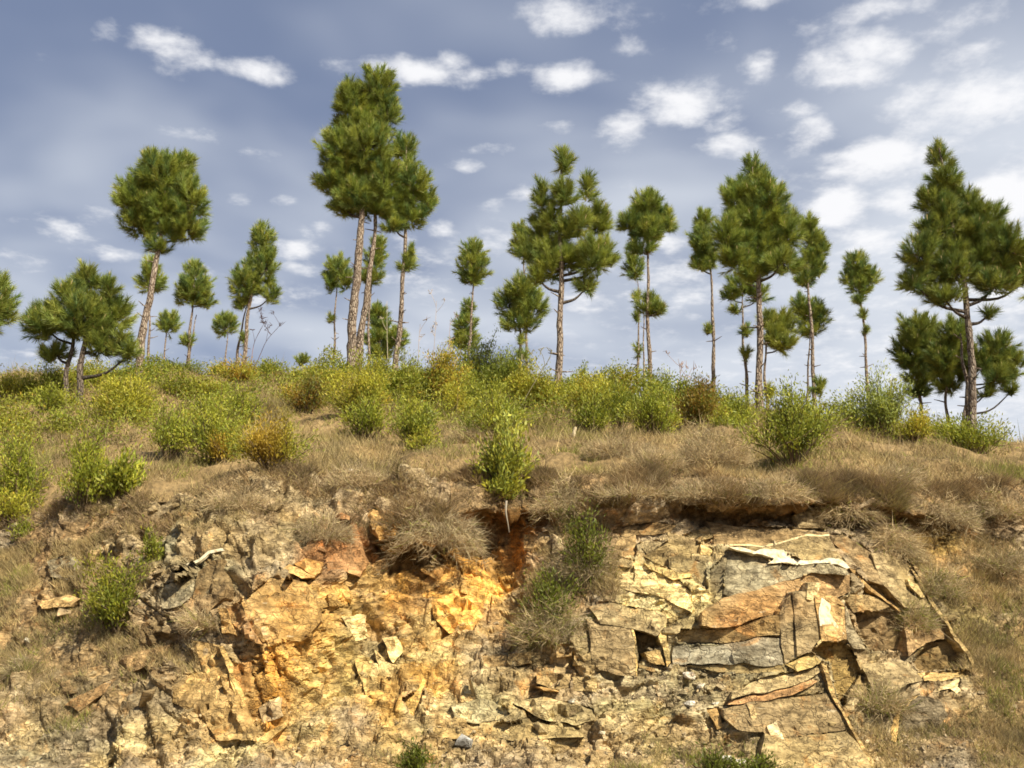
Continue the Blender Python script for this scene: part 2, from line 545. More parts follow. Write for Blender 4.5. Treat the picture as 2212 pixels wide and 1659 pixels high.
# ---- colour regions of the rock: (picture x, y, half-width, half-height, colour, strength)
OCH = (0.49, 0.27, 0.07); ORA = (0.44, 0.20, 0.045); CRE = (0.58, 0.47, 0.26); GRY = (0.225, 0.195, 0.125); BLU = (0.245, 0.230, 0.175)
BRN = (0.20, 0.135, 0.06); TAN = (0.33, 0.26, 0.16); RED = (0.30, 0.15, 0.065); OLV = (0.215, 0.165, 0.065); LIP_SHADE = (0.135, 0.075, 0.025)  # last tone: shade under the lip and overhangs, painted into the rock
PAINT = [
    (100, 1330, 330, 200, (0.24, 0.18, 0.105), .95), (400, 1140, 360, 130, (0.25, 0.19, 0.105), .95), (700, 1050, 300, 60, (0.27, 0.215, 0.14), .9), (330, 1430, 160, 90, (0.22, 0.16, 0.09), .9), (130, 1500, 240, 120, (0.24, 0.185, 0.115), .9),
    (2130, 1400, 190, 330, OLV, .9), (1700, 1450, 330, 220, (0.29, 0.225, 0.115), .8), (1600, 1250, 300, 110, (0.30, 0.24, 0.13), .8),
    (620, 1330, 150, 110, (0.38, 0.245, 0.095), .95), (600, 1470, 95, 150, (0.50, 0.26, 0.06), 1), (720, 1380, 110, 90, (0.46, 0.29, 0.105), .9), (960, 1250, 170, 130, OCH, 1), (870, 1180, 90, 80, (0.40, 0.22, 0.06), 1),
    (780, 1290, 60, 60, (0.44, 0.285, 0.105), 1), (1000, 1310, 90, 80, (0.64, 0.385, 0.115), 1), (745, 1165, 60, 75, RED, .95), (1110, 1150, 60, 70, ORA, 1),
    (860, 1420, 150, 100, (0.43, 0.32, 0.155), .95), (770, 1345, 38, 36, CRE, 1), (835, 1440, 45, 70, CRE, .9), (930, 1200, 30, 40, CRE, .7),
    (890, 1530, 110, 110, (0.46, 0.28, 0.085), .9), (720, 1480, 60, 130, (0.40, 0.29, 0.115), 1),
    (420, 1610, 190, 60, (0.36, 0.275, 0.15), .95), (480, 1480, 110, 60, (0.37, 0.26, 0.125), .8), (470, 1630, 70, 40, CRE, .9), (270, 1610, 70, 40, CRE, .6), (70, 1590, 110, 60, (0.27, 0.235, 0.155), .7), (200, 1540, 90, 50, GRY, .6),
    (430, 1250, 110, 50, GRY, .8), (330, 1210, 60, 40, BLU, .7), (150, 1195, 70, 40, BLU, .7), (90, 1300, 60, 30, (0.42, 0.28, 0.14), .7),
    (1080, 1560, 220, 50, (0.34, 0.29, 0.165), 1), (1000, 1530, 120, 35, (0.40, 0.36, 0.24), .8), (1330, 1560, 120, 30, (0.44, 0.37, 0.20), .8), (1200, 1450, 200, 80, (0.31, 0.245, 0.145), .95), (1150, 1330, 60, 60, (0.30, 0.235, 0.13), .9),
    (1440, 1275, 105, 62, (0.72, 0.60, 0.33), 1), (1330, 1380, 110, 60, GRY, .7), (1560, 1400, 140, 42, BLU, .9), (1650, 1330, 110, 45, (0.38, 0.21, 0.075), .95),
    (1790, 1310, 40, 80, (0.62, 0.45, 0.24), .9), (1620, 1240, 100, 50, BLU, .8), (1650, 1120, 260, 26, LIP_SHADE, .9), (1120, 1110, 90, 40, LIP_SHADE, .9), (880, 1205, 90, 30, LIP_SHADE, .8),
    (2050, 1130, 160, 40, LIP_SHADE, .7), (1980, 1330, 50, 100, GRY, .6), (2050, 1220, 120, 80, (0.28, 0.195, 0.07), .9),
    (1300, 1620, 700, 45, (0.36, 0.265, 0.14), .9), (1480, 1490, 80, 40, (0.30, 0.255, 0.165), .9), (2100, 1560, 140, 60, (0.24, 0.17, 0.095), .9),
    (1550, 1640, 200, 30, (0.25, 0.215, 0.105), .7),
]
_pw = []
for (px, py, rx, ry, c, k) in PAINT:
    h = hit(px, py)
    s = h[1] / FPX
    _pw.append((h, rx * s, ry * s, np.array(c), k))


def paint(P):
    """colour of the rock at world points: weathered tan, ochre stains, grey and cream beds, painted lip shade"""
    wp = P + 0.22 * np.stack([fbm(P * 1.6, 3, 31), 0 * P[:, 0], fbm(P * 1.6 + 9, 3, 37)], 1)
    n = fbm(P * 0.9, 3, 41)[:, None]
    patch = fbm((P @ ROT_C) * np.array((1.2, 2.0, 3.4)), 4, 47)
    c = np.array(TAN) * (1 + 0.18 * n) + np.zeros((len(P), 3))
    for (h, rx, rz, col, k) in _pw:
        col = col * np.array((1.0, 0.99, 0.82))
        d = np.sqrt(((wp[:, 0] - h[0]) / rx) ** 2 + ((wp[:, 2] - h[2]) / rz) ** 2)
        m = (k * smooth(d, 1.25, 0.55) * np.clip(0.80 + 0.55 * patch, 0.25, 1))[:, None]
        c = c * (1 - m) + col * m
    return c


# where grass and earth cover the rock: (picture x, y, half-width, half-height, strength)
VEG = [(130, 1150, 220, 60, .9), (200, 1290, 150, 60, .55), (330, 1480, 110, 50, .4), (60, 1230, 200, 90, 1), (60, 1400, 160, 120, .8), (250, 1370, 120, 30, .7), (560, 1050, 200, 34, .55), (480, 1120, 120, 30, .3), (230, 1430, 260, 90, .5), (2140, 1250, 150, 130, .8), (2170, 1480, 130, 110, .9),
       (2060, 1610, 260, 60, .8), (1980, 1190, 40, 60, .8), (1200, 1270, 70, 80, .7), (1290, 1170, 60, 100, .7), (1480, 1640, 260, 40, .45), (960, 1640, 200, 30, .35), (180, 1480, 160, 70, .4), (1150, 1390, 80, 40, .4)]
_vw = []
for (px, py, rx, ry, k) in VEG:
    h = hit(px, py)
    s = h[1] / FPX
    _vw.append((h, rx * s, ry * s, k))


def veg(P):
    wp = P + 0.35 * np.stack([fbm(P * 1.3, 3, 51), 0 * P[:, 0], fbm(P * 1.3 + 9, 3, 57)], 1)
    m = np.zeros(len(P))
    for (h, rx, rz, k) in _vw:
        d = np.sqrt(((wp[:, 0] - h[0]) / rx) ** 2 + ((wp[:, 2] - h[2]) / rz) ** 2)
        m = np.maximum(m, k * smooth(d, 1.2, 0.5))
    return m


def rot(ax, ang):
    return np.array(Matrix.Rotation(math.radians(ang), 3, ax))


ROT_L = rot('Y', 24) @ rot('X', 20)
ROT_C = rot('Y', 58) @ rot('X', 15) @ rot('Z', 20)
ROT_R = rot('Y', 13) @ rot('X', -12) @ rot('Z', -15)
ROT_RB = rot('Y', -34) @ rot('X', -12) @ rot('Z', -15)
X_L, X_C = -3.1, 1.0


def facets(P, size, seed, amp, tilt, iso=0.0):
    """broken-block relief: random step and tilt for each joint block, beds turned by region"""
    d = np.zeros(len(P))
    crack = np.ones(len(P))
    xs = P[:, 0] + 0.5 * fbm(P * 0.8, 2, 71)
    reg = np.where(xs < X_L, 0, np.where(xs < X_C, 1, 2))
    for k, (R, sc) in enumerate(((ROT_L, (2.1, 1.1, 0.30)), (ROT_C, (1.9, 1.0, 0.36)), (ROT_RB, (2.1, 1.1, 0.42)))):
        i = np.where(reg == k)[0]
        if not len(i):
            continue
        sc = (np.array(sc) * (1 - iso) + iso * 0.85) * size
        Q = (P[i] @ R) / sc
        Q = Q + 0.13 * np.stack([fbm(Q * 1.1, 2, seed + 5), fbm(Q * 1.1 + 5, 2, seed + 6), fbm(Q * 1.1 + 8, 2, seed + 7)], 1)
        r, loc, e = voronoi(Q, seed)
        loc = loc * sc
        d[i] = amp * (r[0] * 2 - 1) + tilt * ((r[1] * 2 - 1) * loc[:, 0] + (r[2] * 2 - 1) * loc[:, 2])
        crack[i] = e
    return d, crack


def strata(P, R, th, amp, seed):
    q = P @ R
    t = q[:, 2] + 0.05 * fbm(P * 2.0, 3, seed)
    k = np.floor(t / th)
    f = t / th - k
    a = h3(k, k * 0, np.floor(q[:, 0] / 1.3 + 3 * h3(k, k * 0, k * 0, seed + 9)), seed + 3)
    return amp * (a * 2 - 1) - amp * 0.9 * np.exp(-((f - 0.02) / 0.07) ** 2)


# ------------------------------------------------------------------ rock face
xs = np.concatenate([np.arange(-40, -16, 1.0), np.arange(-16, -8.8, 0.12), np.arange(-8.8, 8.8, 0.023), np.arange(8.8, 16, 0.12), np.arange(16, 40.1, 1.0)])
ss = np.concatenate([np.linspace(0, 1, 26)[:-1], np.linspace(1, 5, 205)[:-1], np.linspace(5, 7, 82)])
G = surface(xs, ss)
N = grid_normals(G)
# soften the displacement directions
P = G.reshape(-1, 3); Nn = N.reshape(-1, 3)
Sg = np.repeat(ss, len(xs))
vg = veg(P)
lipveg = smooth(Sg, 5.75, 6.2) * np.where(P[:, 0] > -1.0, 1.0, 0.12)
vg = np.maximum(vg, lipveg)
rockm = smooth(Sg, 0.35, 1.1) * (1 - 0.7 * vg) * (1 - 0.75 * smooth(Sg, 6.85, 7.0))
d1, c1 = facets(P, 0.85, 100, 0.085, 0.17)
d1 = d1 * (1 - 0.35 * smooth(P[:, 0], 0.6, 1.4))
d2, c2 = facets(P + 3.3, 0.46, 200, 0.042, 0.30, 0.25)
d3, c3 = facets(P + 7.7, 0.20, 300, 0.011, 0.34, 0.5)
R3 = np.where(P[:, :1] < X_L, 0, np.where(P[:, :1] < X_C, 1, 2))[:, 0]
st = np.where(R3 == 0, strata(P, ROT_L, 0.075, 0.012, 5), np.where(R3 == 2, strata(P, ROT_R, 0.07, 0.013, 7), 0))
def soften(a, k):
    a = a.reshape(len(ss), len(xs))
    for _ in range(k):
        b = np.pad(a, 1, 'edge')
        a = (b[:-2, 1:-1] + b[2:, 1:-1] + b[1:-1, :-2] + b[1:-1, 2:] + 2 * b[1:-1, 1:-1]) / 6
        b = np.pad(a, 1, 'edge')
        a = (b[:-2, :-2] + b[2:, 2:] + b[2:, :-2] + b[:-2, 2:] + 2 * b[1:-1, 1:-1]) / 6
    return a.ravel()


d2 = d2 * (1 - 0.5 * smooth(P[:, 0], 0.6, 1.4))
d3 = d3 * (1 - 0.45 * smooth(P[:, 0], 0.6, 1.4))
disp = soften(d1, 2) + soften(d2, 1) + d3 + st
disp -= 0.05 * smooth(c1, 0.06, 0.0) + 0.028 * smooth(c2, 0.09, 0.0) + 0.008 * smooth(c3, 0.12, 0.0)
bump = 0.05 * fbm(P * 2.2, 5, 81) + 0.018 * fbm(P * 14, 3, 83)
taper = smooth(np.abs(P[:, 0]), 38, 30)
disp = (disp * rockm + bump * (0.35 + 0.65 * (1 - rockm))) * taper - 0.04 * smooth(Sg, 6.7, 7.0)
FACE = P + Nn * disp[:, None]
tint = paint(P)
soil = np.array((0.225, 0.155, 0.072)) * (1 + 0.25 * fbm(P * 3, 3, 91))[:, None]
vm = (0.85 * smooth(vg, 0.25, 0.8))[:, None]
tint = tint * (1 - vm) + soil * vm
# block-to-block colour differences and dark earth in the joints
tv = voronoi((P @ ROT_R) / np.array((0.8, 0.6, 0.3)), 410)[0]
tint = tint * (0.78 + 0.42 * tv[0])[:, None]
tint = tint * (1 + 0.12 * (tv[1][:, None] - 0.5) * np.array((1, 0.0, -1.2)))
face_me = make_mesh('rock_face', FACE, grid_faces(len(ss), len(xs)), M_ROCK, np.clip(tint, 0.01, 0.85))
ROCK = link('rock_face', face_me, label='fractured ochre, tan and grey rock cutting below the grassy hillside', kind='structure')
FACE_G = FACE.reshape(len(ss), len(xs), 3)

# ------------------------------------------------------------------ hillside above, ground in front
xh = np.concatenate([np.arange(-40, -19, 1.0), np.arange(-19, 19, 0.16), np.arange(19, 40.1, 1.0)])
sh = np.concatenate([np.linspace(6.85, 8, 22)[:-1], np.linspace(8, 10, 110)[:-1], np.linspace(10, 11, 30)[:-1], np.linspace(11, NR - 1, 40)])
H = surface(xh, sh)
Hn = grid_normals(H)
HP = H.reshape(-1, 3)
Hs = np.repeat(sh, len(xh))
hd = 0.20 * fbm(HP * 0.7, 3, 121) + 0.10 * fbm(HP * 2.2, 4, 123)
hd = hd * smooth(Hs, 6.85, 7.4) * (1 - 0.6 * smooth(Hs, 9.6, 10.0)) - 0.05 * smooth(Hs, 7.2, 6.85)
HILL = HP + Hn.reshape(-1, 3) * hd[:, None]
hill_me = make_mesh('hillside', HILL, grid_faces(len(sh), len(xh)), M_SOIL, None, True)
link('hillside', hill_me, label='grassy brown hillside rising above the rock cutting to its crest', kind='structure')
HILL_G = HILL.reshape(len(sh), len(xh), 3)

gx = np.array([-2000, -400, -60, -38, -20, -10, 0, 10, 20, 38, 60, 400, 2000.0])
gy = np.array([-2000, -300, -60, -10, 0, 6, 11.0, 11.7, 13.5, 60, 130, 500, 2000.0])
gp = np.stack(np.meshgrid(gx, gy), 2)
gz = np.zeros(gp.shape[:2]); gz[(gp[:, :, 1] > 11.65)] = -0.25
ground_me = make_mesh('ground', np.dstack([gp, gz - 0.01]).reshape(-1, 3), grid_faces(len(gy), len(gx)), M_SOIL)
link('ground', ground_me, label='bare earth road verge in front of the cutting', kind='structure')

# ------------------------------------------------------------------ rock slabs that can be told apart (outlines given on the picture, placed on the face)
def conv(ox, oy, pts, sc=2.4578):
    return [((ox + a / sc) / 1.17179, (oy + b / sc) / 1.17179) for (a, b) in pts]


def K7(*p): return conv(0, 1269, p)
def K8(*p): return conv(850, 1269, p)
def K9(*p): return conv(1692, 1269, p)
def K5(*p): return conv(850, 850, p)
def D(*p): return list(p)


def slab(pts, tint, off=0.12, thick=0.45, tilt=(0, 0), bed=None, rough=1.0, step=0.055, name='rock_slab', label=None, follow=0.9, edge=0.014, parent=None, jag=0.022, mat=None, thin=1.0, sink=0.0):
    """a slab with an uneven bedded front, worn edges and sides that run back into the hill"""
    if thin < 1:
        a_ = np.array(pts); c_ = a_.mean(0); u_, s_, v_ = np.linalg.svd(a_ - c_)
        pts = [tuple(c_ + v_[0] * ((p - c_) @ v_[0]) + v_[1] * ((p - c_) @ v_[1]) * thin) for p in a_]
    if rough == 1.0 and np.mean([p[0] for p in pts]) > 1270:
        rough = 0.42
    hp = [hit(x, y) for (x, y) in pts]
    hp = np.array([h for h in hp if h is not None])
    A = np.stack([np.ones(len(hp)), hp[:, 0], hp[:, 2]], 1)
    co = np.linalg.lstsq(A, hp[:, 1], rcond=None)[0]
    c = hp.mean(0)
    if tilt == (0, 0):
        tilt = (RNG.uniform(-.14, .16), RNG.uniform(-.12, .16))
    bx, bz = follow * np.clip(co[1], -0.5, 0.5) + tilt[0], follow * np.clip(co[2], 0.0, 1.0) + tilt[1]
    off = (0.28 if np.mean([p[0] for p in pts]) < 1270 else 0.26) * off
    y0 = c[1] - off + sink
    # ray x plane  Y = y0 + bx (X-cx) + bz (Z-cz)
    W = []
    for (x, y) in pts:
        d = raydir(x, y)
        # (t*d.y) = y0 + bx*(t*d.x - cx) + bz*(CAMZ + t*d.z - cz)
        t = (y0 - bx * c[0] + bz * (CAMZ - c[2])) / (d[1] - bx * d[0] - bz * d[2])
        W.append(np.array([0, 0, CAMZ]) + d * t)
    W = np.array(W)
    CARVE.append((np.array(pts), y0, bx, bz, c))
    nrm = np.array([bx, -1.0, bz]); nrm /= np.linalg.norm(nrm)
    ux = np.cross(nrm, (0, 0, 1.0)); ux = -ux / np.linalg.norm(ux)
    if ux[0] < 0: ux = -ux
    uz = np.cross(nrm, ux)
    if uz[2] < 0: uz = -uz
    o = W.mean(0)
    q = np.stack([(W - o) @ ux, (W - o) @ uz], 1)
    area = 0.5 * np.sum(q[:, 0] * np.roll(q[:, 1], -1) - np.roll(q[:, 0], -1) * q[:, 1])
    if area < 0:
        q = q[::-1]
    # outline with uneven edges
    B = []
    for i in range(len(q)):
        a, b = q[i], q[(i + 1) % len(q)]
        n = max(1, int(np.linalg.norm(b - a) / step))
        for k in range(n):
            B.append(a + (b - a) * k / n)
    B = np.array(B)
    W3 = o + B[:, :1] * ux + B[:, 1:] * uz
    B = B + jag * np.stack([fbm(W3 * 6, 3, 611), fbm(W3 * 6 + 4, 3, 613)], 1)
    nb = len(B)
    lo, hi_ = B.min(0), B.max(0)
    gxs = np.arange(lo[0], hi_[0], step); gzs = np.arange(lo[1], hi_[1], step)
    I = np.stack(np.meshgrid(gxs, gzs), 2).reshape(-1, 2)
    I = I + RNG.uniform(-0.35, 0.35, I.shape) * step
    # inside test
    ins = np.zeros(len(I), bool)
    j = nb - 1
    for i in range(nb):
        xi, yi = B[i]; xj, yj = B[j]
        cnd = ((yi > I[:, 1]) != (yj > I[:, 1])) & (I[:, 0] < (xj - xi) * (I[:, 1] - yi) / (yj - yi + 1e-12) + xi)
        ins ^= cnd
        j = i
    I = I[ins]
    def bdist(pp):
        dm = np.full(len(pp), 9.0)
        for i in range(nb):
            a, b = B[i], B[(i + 1) % nb]
            ab = b - a
            t = np.clip(((pp - a) @ ab) / (ab @ ab + 1e-12), 0, 1)
            dm = np.minimum(dm, np.linalg.norm(pp - (a + t[:, None] * ab), axis=1))
        return dm
    if len(I):
        I = I[bdist(I) > 0.4 * step]
    pts2 = np.vstack([B, I]) if len(I) else B
    res = delaunay_2d_cdt([Vector(p) for p in pts2], [], [list(range(nb))], 1, 1e-6)
    v2 = np.array([tuple(v) for v in res[0]]); tri = np.array([f for f in res[2] if len(f) == 3])
    Wf = o + v2[:, :1] * ux + v2[:, 1:] * uz
    dm = bdist(v2)
    R = {'L': ROT_L, 'C': ROT_C, 'R': ROT_R}[bed or ('L' if o[0] < X_L else 'C' if o[0] < X_C else 'R')]
    fd, fc = facets(Wf + 1.7, 0.40, 500, 0.030 * rough, 0.20 * rough, .2)
    hgt = fd - 0.02 * rough * smooth(fc, 0.1, 0) + strata(Wf, R, 0.055, 0.017 * min(1, rough * 1.4), 77) + 0.012 * rough * fbm(Wf * 7, 4, 79)
    hgt = hgt * smooth(dm, 0, 0.05) - edge * np.exp(-dm / 0.025)
    Vf = Wf + nrm * hgt[:, None]
    # boundary loop of the triangulation, turned outwards and swept back into the hill
    e = {}
    for t in tri:
        for a, b in ((t[0], t[1]), (t[1], t[2]), (t[2], t[0])):
            e[(a, b)] = 1
    bnd = [(a, b) for (a, b) in e if (b, a) not in e]
    back = np.array([-0.25 * bx, 1.0, -0.05]); back /= np.linalg.norm(back)
    bi = sorted(set(a for a, b in bnd) | set(b for a, b in bnd))
    V = [Vf]; base = len(Vf); idx = []
    prev = {i: i for i in bi}
    F = [tri]
    for k, f in enumerate((0.25, 0.6, 1.0)):
        ring = Vf[bi] + back * thick * f + 0.02 * np.stack([fbm(Vf[bi] * 5 + k, 2, 621), 0 * Vf[bi, 0], fbm(Vf[bi] * 5 + k + 3, 2, 623)], 1)
        V.append(ring)
        cur = {i: base + n for n, i in enumerate(bi)}
        base += len(bi)
        F.append(np.array([(b, a, prev_a_b[0]) for (a, b) in () for prev_a_b in ()]).reshape(0, 3).astype(int))
        for (a, b) in bnd:
            idx.append((prev[b], prev[a], cur[a])); idx.append((prev[b], cur[a], cur[b]))
        prev = cur
    F = np.vstack([tri, np.array(idx)])
    V = np.vstack(V)
    # which way the front faces
    tn = np.cross(Vf[tri[0][1]] - Vf[tri[0][0]], Vf[tri[0][2]] - Vf[tri[0][0]])
    if tn @ nrm < 0:
        F = F[:, ::-1]
    if name == 'quartz_vein' or tint == QTZ:
        mat = M_QTZ
    tt = np.array(tint) * np.array((1.0, 0.95, 0.80)) * (1 + 0.22 * fbm(V * 1.8, 3, 631))[:, None]
    if rough > 0.3:
        tt = 0.70 * tt + 0.30 * paint(V)
    me = make_mesh(name, V - o, F, mat or (M_BED if (o[0] > X_C and rough > .5) else M_ROCK), np.clip(tt, 0.01, 0.85))
    return link(name, me, parent or ROCK, loc=o, label=label)


CARVE = []
QTZ = (0.62, 0.58, 0.46); STRIP = (0.60, 0.43, 0.19); SHADE = (0.17, 0.115, 0.05)  # SHADE: rock tint darkened to carry the shade of the recesses
# --- the big bedded block
slab(K9((230, 120), (420, 150), (590, 160), (780, 165), (1000, 190), (1005, 208), (860, 208), (740, 243), (590, 280), (375, 266), (290, 262), (280, 190)), (0.29, 0.205, 0.10), off=0.05, tilt=(0, .25))
slab(K9((100, 215), (230, 150), (290, 190), (285, 215), (200, 240), (120, 235)), (0.27, 0.21, 0.10), off=0.2)
slab(K9((0, 190), (90, 205), (205, 265), (210, 330), (110, 320), (0, 300)), (0.26, 0.20, 0.10), off=0.22)
slab(K9((205, 262), (280, 300), (275, 335), (210, 330)), (0.58, 0.44, 0.20), off=0.28, tilt=(.4, .2))
slab(K9((0, 330), (120, 345), (230, 400), (240, 545), (100, 470), (0, 405)), (0.22, 0.175, 0.09), off=0.16, tilt=(-.1, -.2))
slab(K9((785, 82), (930, 42), (985, 165), (812, 158)), (0.30, 0.245, 0.14), off=0.5, tilt=(.15, .1), thick=.6, step=.04)
slab(K9((762, 130), (783, 84), (808, 160), (800, 175)), (0.14, 0.10, 0.05), off=0.42, tilt=(-1.0, 0), thick=.5, step=.04)  # shadow side of the cap block, darkened in the tint
slab(K9((380, 280), (590, 282), (740, 245), (860, 210), (1000, 210), (1030, 262), (1105, 385), (1040, 350), (960, 362), (860, 372), (730, 300), (640, 300), (560, 318)), (0.285, 0.225, 0.115), off=0.20, tilt=(.05, .05), label='tan bedded rock slab between two white veins')
slab(K9((375, 290), (540, 320), (640, 385), (860, 392), (1000, 385), (1110, 412), (1130, 452), (900, 445), (690, 500), (560, 545), (400, 592), (342, 572), (348, 420)), (0.255, 0.235, 0.175), off=0.26, tilt=(.0, .0), label='smooth grey rock slab under the white quartz')
slab(K9((255, 420), (320, 370), (370, 300), (345, 420), (338, 570), (260, 560)), (0.20, 0.17, 0.11), off=0.2, tilt=(-.6, 0))
slab(K9((1005, 208), (1095, 200), (1270, 325), (1340, 520), (1265, 495), (1120, 345), (1035, 255)), (0.235, 0.165, 0.075), off=0.22, tilt=(-.15, .25))
slab(K9((1265, 325), (1400, 312), (1480, 370), (1560, 520), (1640, 655), (1480, 662), (1345, 525)), (0.30, 0.24, 0.13), off=0.26, tilt=(.25, .2))
slab(K9((1125, 405), (1165, 425), (1300, 562), (1470, 680), (1450, 698), (1400, 655), (1255, 560), (1140, 445)), (0.57, 0.36, 0.13), off=0.36, tilt=(.06, .04), rough=.6, step=.04, label='ochre bedding edge running down to the right, painted bright as sunlit', thin=0.6, thick=.3)  # sun on this lip is put into the bright tint
slab(K9((565, 545), (700, 500), (900, 450), (1130, 455), (1140, 560), (1050, 600), (890, 610), (765, 560), (690, 685), (500, 742), (380, 782), (215, 775), (212, 680), (345, 595)), (0.32, 0.20, 0.095), off=0.22, tilt=(.1, .1), label='rust orange rock face in the middle of the block')
slab(K9((692, 690), (765, 570), (785, 700), (800, 862), (790, 960), (730, 1010), (702, 862)), (0.25, 0.20, 0.125), off=0.36, tilt=(.15, 0))
slab(K9((772, 562), (898, 545), (930, 700), (942, 860), (880, 930), (800, 950), (805, 860), (790, 700)), (0.27, 0.215, 0.135), off=0.42, tilt=(.1, .05))
slab(K9((905, 560), (1050, 592), (1100, 650), (1112, 860), (1010, 862), (960, 868), (935, 720)), (0.50, 0.33, 0.145), off=0.40, tilt=(.15, .1))
slab(K9((960, 600), (1010, 640), (1005, 690), (1060, 770), (1100, 820), (1080, 830), (1020, 770), (985, 790), (945, 760), (940, 690)), QTZ, off=0.47, tilt=(.15, .1), rough=.25, step=.04, name='quartz_vein', label='white quartz patch on the rust stained column')
slab(K9((870, 500), (960, 510), (940, 560), (890, 610), (860, 600)), (0.72, 0.6, 0.36), off=0.36, rough=.4, step=.04, tilt=(.1, .1))
slab(K9((1060, 640), (1110, 660), (1160, 800), (1240, 920), (1160, 915), (1112, 850), (1105, 660)), (0.26, 0.235, 0.175), off=0.38, tilt=(.2, .0))
slab(K9((1135, 580), (1270, 585), (1400, 655), (1290, 682), (1150, 690), (1120, 620)), (0.28, 0.20, 0.09), off=0.22, tilt=(.05, -.1))
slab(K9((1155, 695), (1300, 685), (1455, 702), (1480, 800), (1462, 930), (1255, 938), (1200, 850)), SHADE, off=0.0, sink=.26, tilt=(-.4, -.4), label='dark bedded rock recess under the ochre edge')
slab(K9((1470, 705), (1700, 762), (1760, 840), (1620, 870), (1500, 960), (1480, 800)), (0.33, 0.22, 0.115), off=0.2, tilt=(.1, .05))
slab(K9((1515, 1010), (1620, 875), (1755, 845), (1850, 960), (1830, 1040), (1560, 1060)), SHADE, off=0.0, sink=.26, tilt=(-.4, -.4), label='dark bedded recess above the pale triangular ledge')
slab(K9((1482, 372), (1512, 384), (1700, 680), (1930, 1015), (1905, 1030), (1640, 662)), (0.56, 0.43, 0.21), off=0.24, tilt=(.03, .02), rough=.6, step=.04, jag=.035, label='thin bedding edge at the end of the block, painted pale as sunlit', thin=0.6, thick=.3)  # sunlit lip, its brightness carried by the tint
slab(K9((1490, 480), (1560, 520), (1600, 590), (1580, 600), (1500, 520)), (0.62, 0.50, 0.26), off=0.4, rough=.4, step=.04, tilt=(.3, .3))
slab(K9((1922, 962), (1980, 950), (1986, 1012), (1942, 1026)), (0.55, 0.47, 0.30), off=0.3, rough=.5, step=.03, thick=.1, thin=.7, label='white quartz lump at the foot of the pale edge')
slab(K9((1560, 1065), (1850, 1050), (1900, 1075), (1700, 1112), (1600, 1110)), (0.58, 0.42, 0.18), off=0.25, tilt=(0, .8), rough=.6)
slab(K9((1700, 1160), (1770, 1120), (1820, 1100), (1810, 1150), (1830, 1180), (1790, 1190), (1750, 1155), (1690, 1190)), (0.72, 0.6, 0.36), off=0.3, rough=.3, step=.04)
slab(K9((1205, 1015), (1400, 985), (1505, 1000), (1560, 1070), (1600, 1110), (1500, 1130), (1380, 1190), (1270, 1160)), (0.285, 0.235, 0.14), off=0.18, tilt=(0, .3))
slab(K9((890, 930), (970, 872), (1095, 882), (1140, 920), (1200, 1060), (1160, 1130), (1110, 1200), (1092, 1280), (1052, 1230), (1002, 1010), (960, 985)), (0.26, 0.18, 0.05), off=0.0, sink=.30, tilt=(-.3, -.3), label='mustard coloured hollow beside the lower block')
slab(K9((735, 1010), (880, 935), (960, 985), (900, 1030), (800, 1050)), (0.46, 0.36, 0.15), off=0.3, tilt=(0, .5))
slab(K9((40, 800), (300, 790), (500, 765), (685, 692), (700, 830), (560, 845), (300, 885), (62, 880)), (0.25, 0.18, 0.085), off=0.15, tilt=(-.15, -.25))
slab(K9((30, 912), (300, 895), (560, 850), (690, 850), (715, 1010), (600, 1020), (440, 1002), (200, 1010), (45, 992)), (0.245, 0.235, 0.20), off=0.28, tilt=(-.05, .1), label='bluish grey rock ledge above the scree')
slab(K9((60, 1010), (200, 1016), (440, 1008), (700, 1018), (720, 1050), (500, 1070), (300, 1055)), (0.27, 0.21, 0.10), off=0.14)
slab(K8((1862, 802), (2008, 838), (2022, 890), (1925, 938), (1885, 1005), (1874, 900)), (0.16, 0.11, 0.05), off=0, sink=.3, tilt=(-.2, -.3), label='dark square hollow beside the door shaped slab')  # shade under the slab is also in the dark tint
slab(K8((310, 320), (400, 330), (480, 285), (540, 300), (480, 420), (400, 440), (330, 480)), (0.20, 0.13, 0.055), off=0, sink=.3, tilt=(-.2, -.3), label='dark hollow under the brown hanging bush')  # dark tint adds painted shade to the hollow
slab(K7((310, 475), (370, 465), (410, 490), (390, 530), (330, 510)), (0.12, 0.08, 0.04), off=0, sink=.25, tilt=(0, -.3), step=.04, label='small dark hole under the left grey rock')  # shade of the hole painted into its tint
# --- lower block
slab(K9((395, 1185), (560, 1105), (760, 1062), (960, 992), (1000, 1012), (870, 1105), (700, 1160), (520, 1195), (392, 1228)), (0.35, 0.285, 0.165), off=0.30, tilt=(0, .55), label='pale top of the lower rock block')
slab(K9((400, 1232), (560, 1195), (760, 1150), (880, 1105), (930, 1120), (760, 1205), (560, 1240), (370, 1262)), (0.44, 0.25, 0.12), off=0.34, tilt=(0, .35))
slab(K9((350, 1290), (520, 1245), (760, 1212), (990, 1195), (1080, 1310), (1100, 1420), (960, 1440), (720, 1470), (600, 1430), (430, 1422), (342, 1345)), (0.265, 0.205, 0.12), off=0.36, tilt=(.05, .05))
slab(K9((600, 1435), (720, 1475), (960, 1445), (1105, 1425), (1180, 1500), (1290, 1690), (640, 1690), (580, 1540)), (0.31, 0.25, 0.135), off=0.36, tilt=(.05, .15))
slab(K9((962, 992), (1000, 1012), (1060, 1250), (1170, 1440), (1305, 1640), (1262, 1655), (1150, 1455), (1000, 1205)), (0.55, 0.39, 0.17), off=0.40, tilt=(.06, .02), rough=.6, step=.04, label='ochre edge slab of the lower block, painted pale as sunlit', thin=0.6, thick=.3)  # pale tint stands for sun on the edge
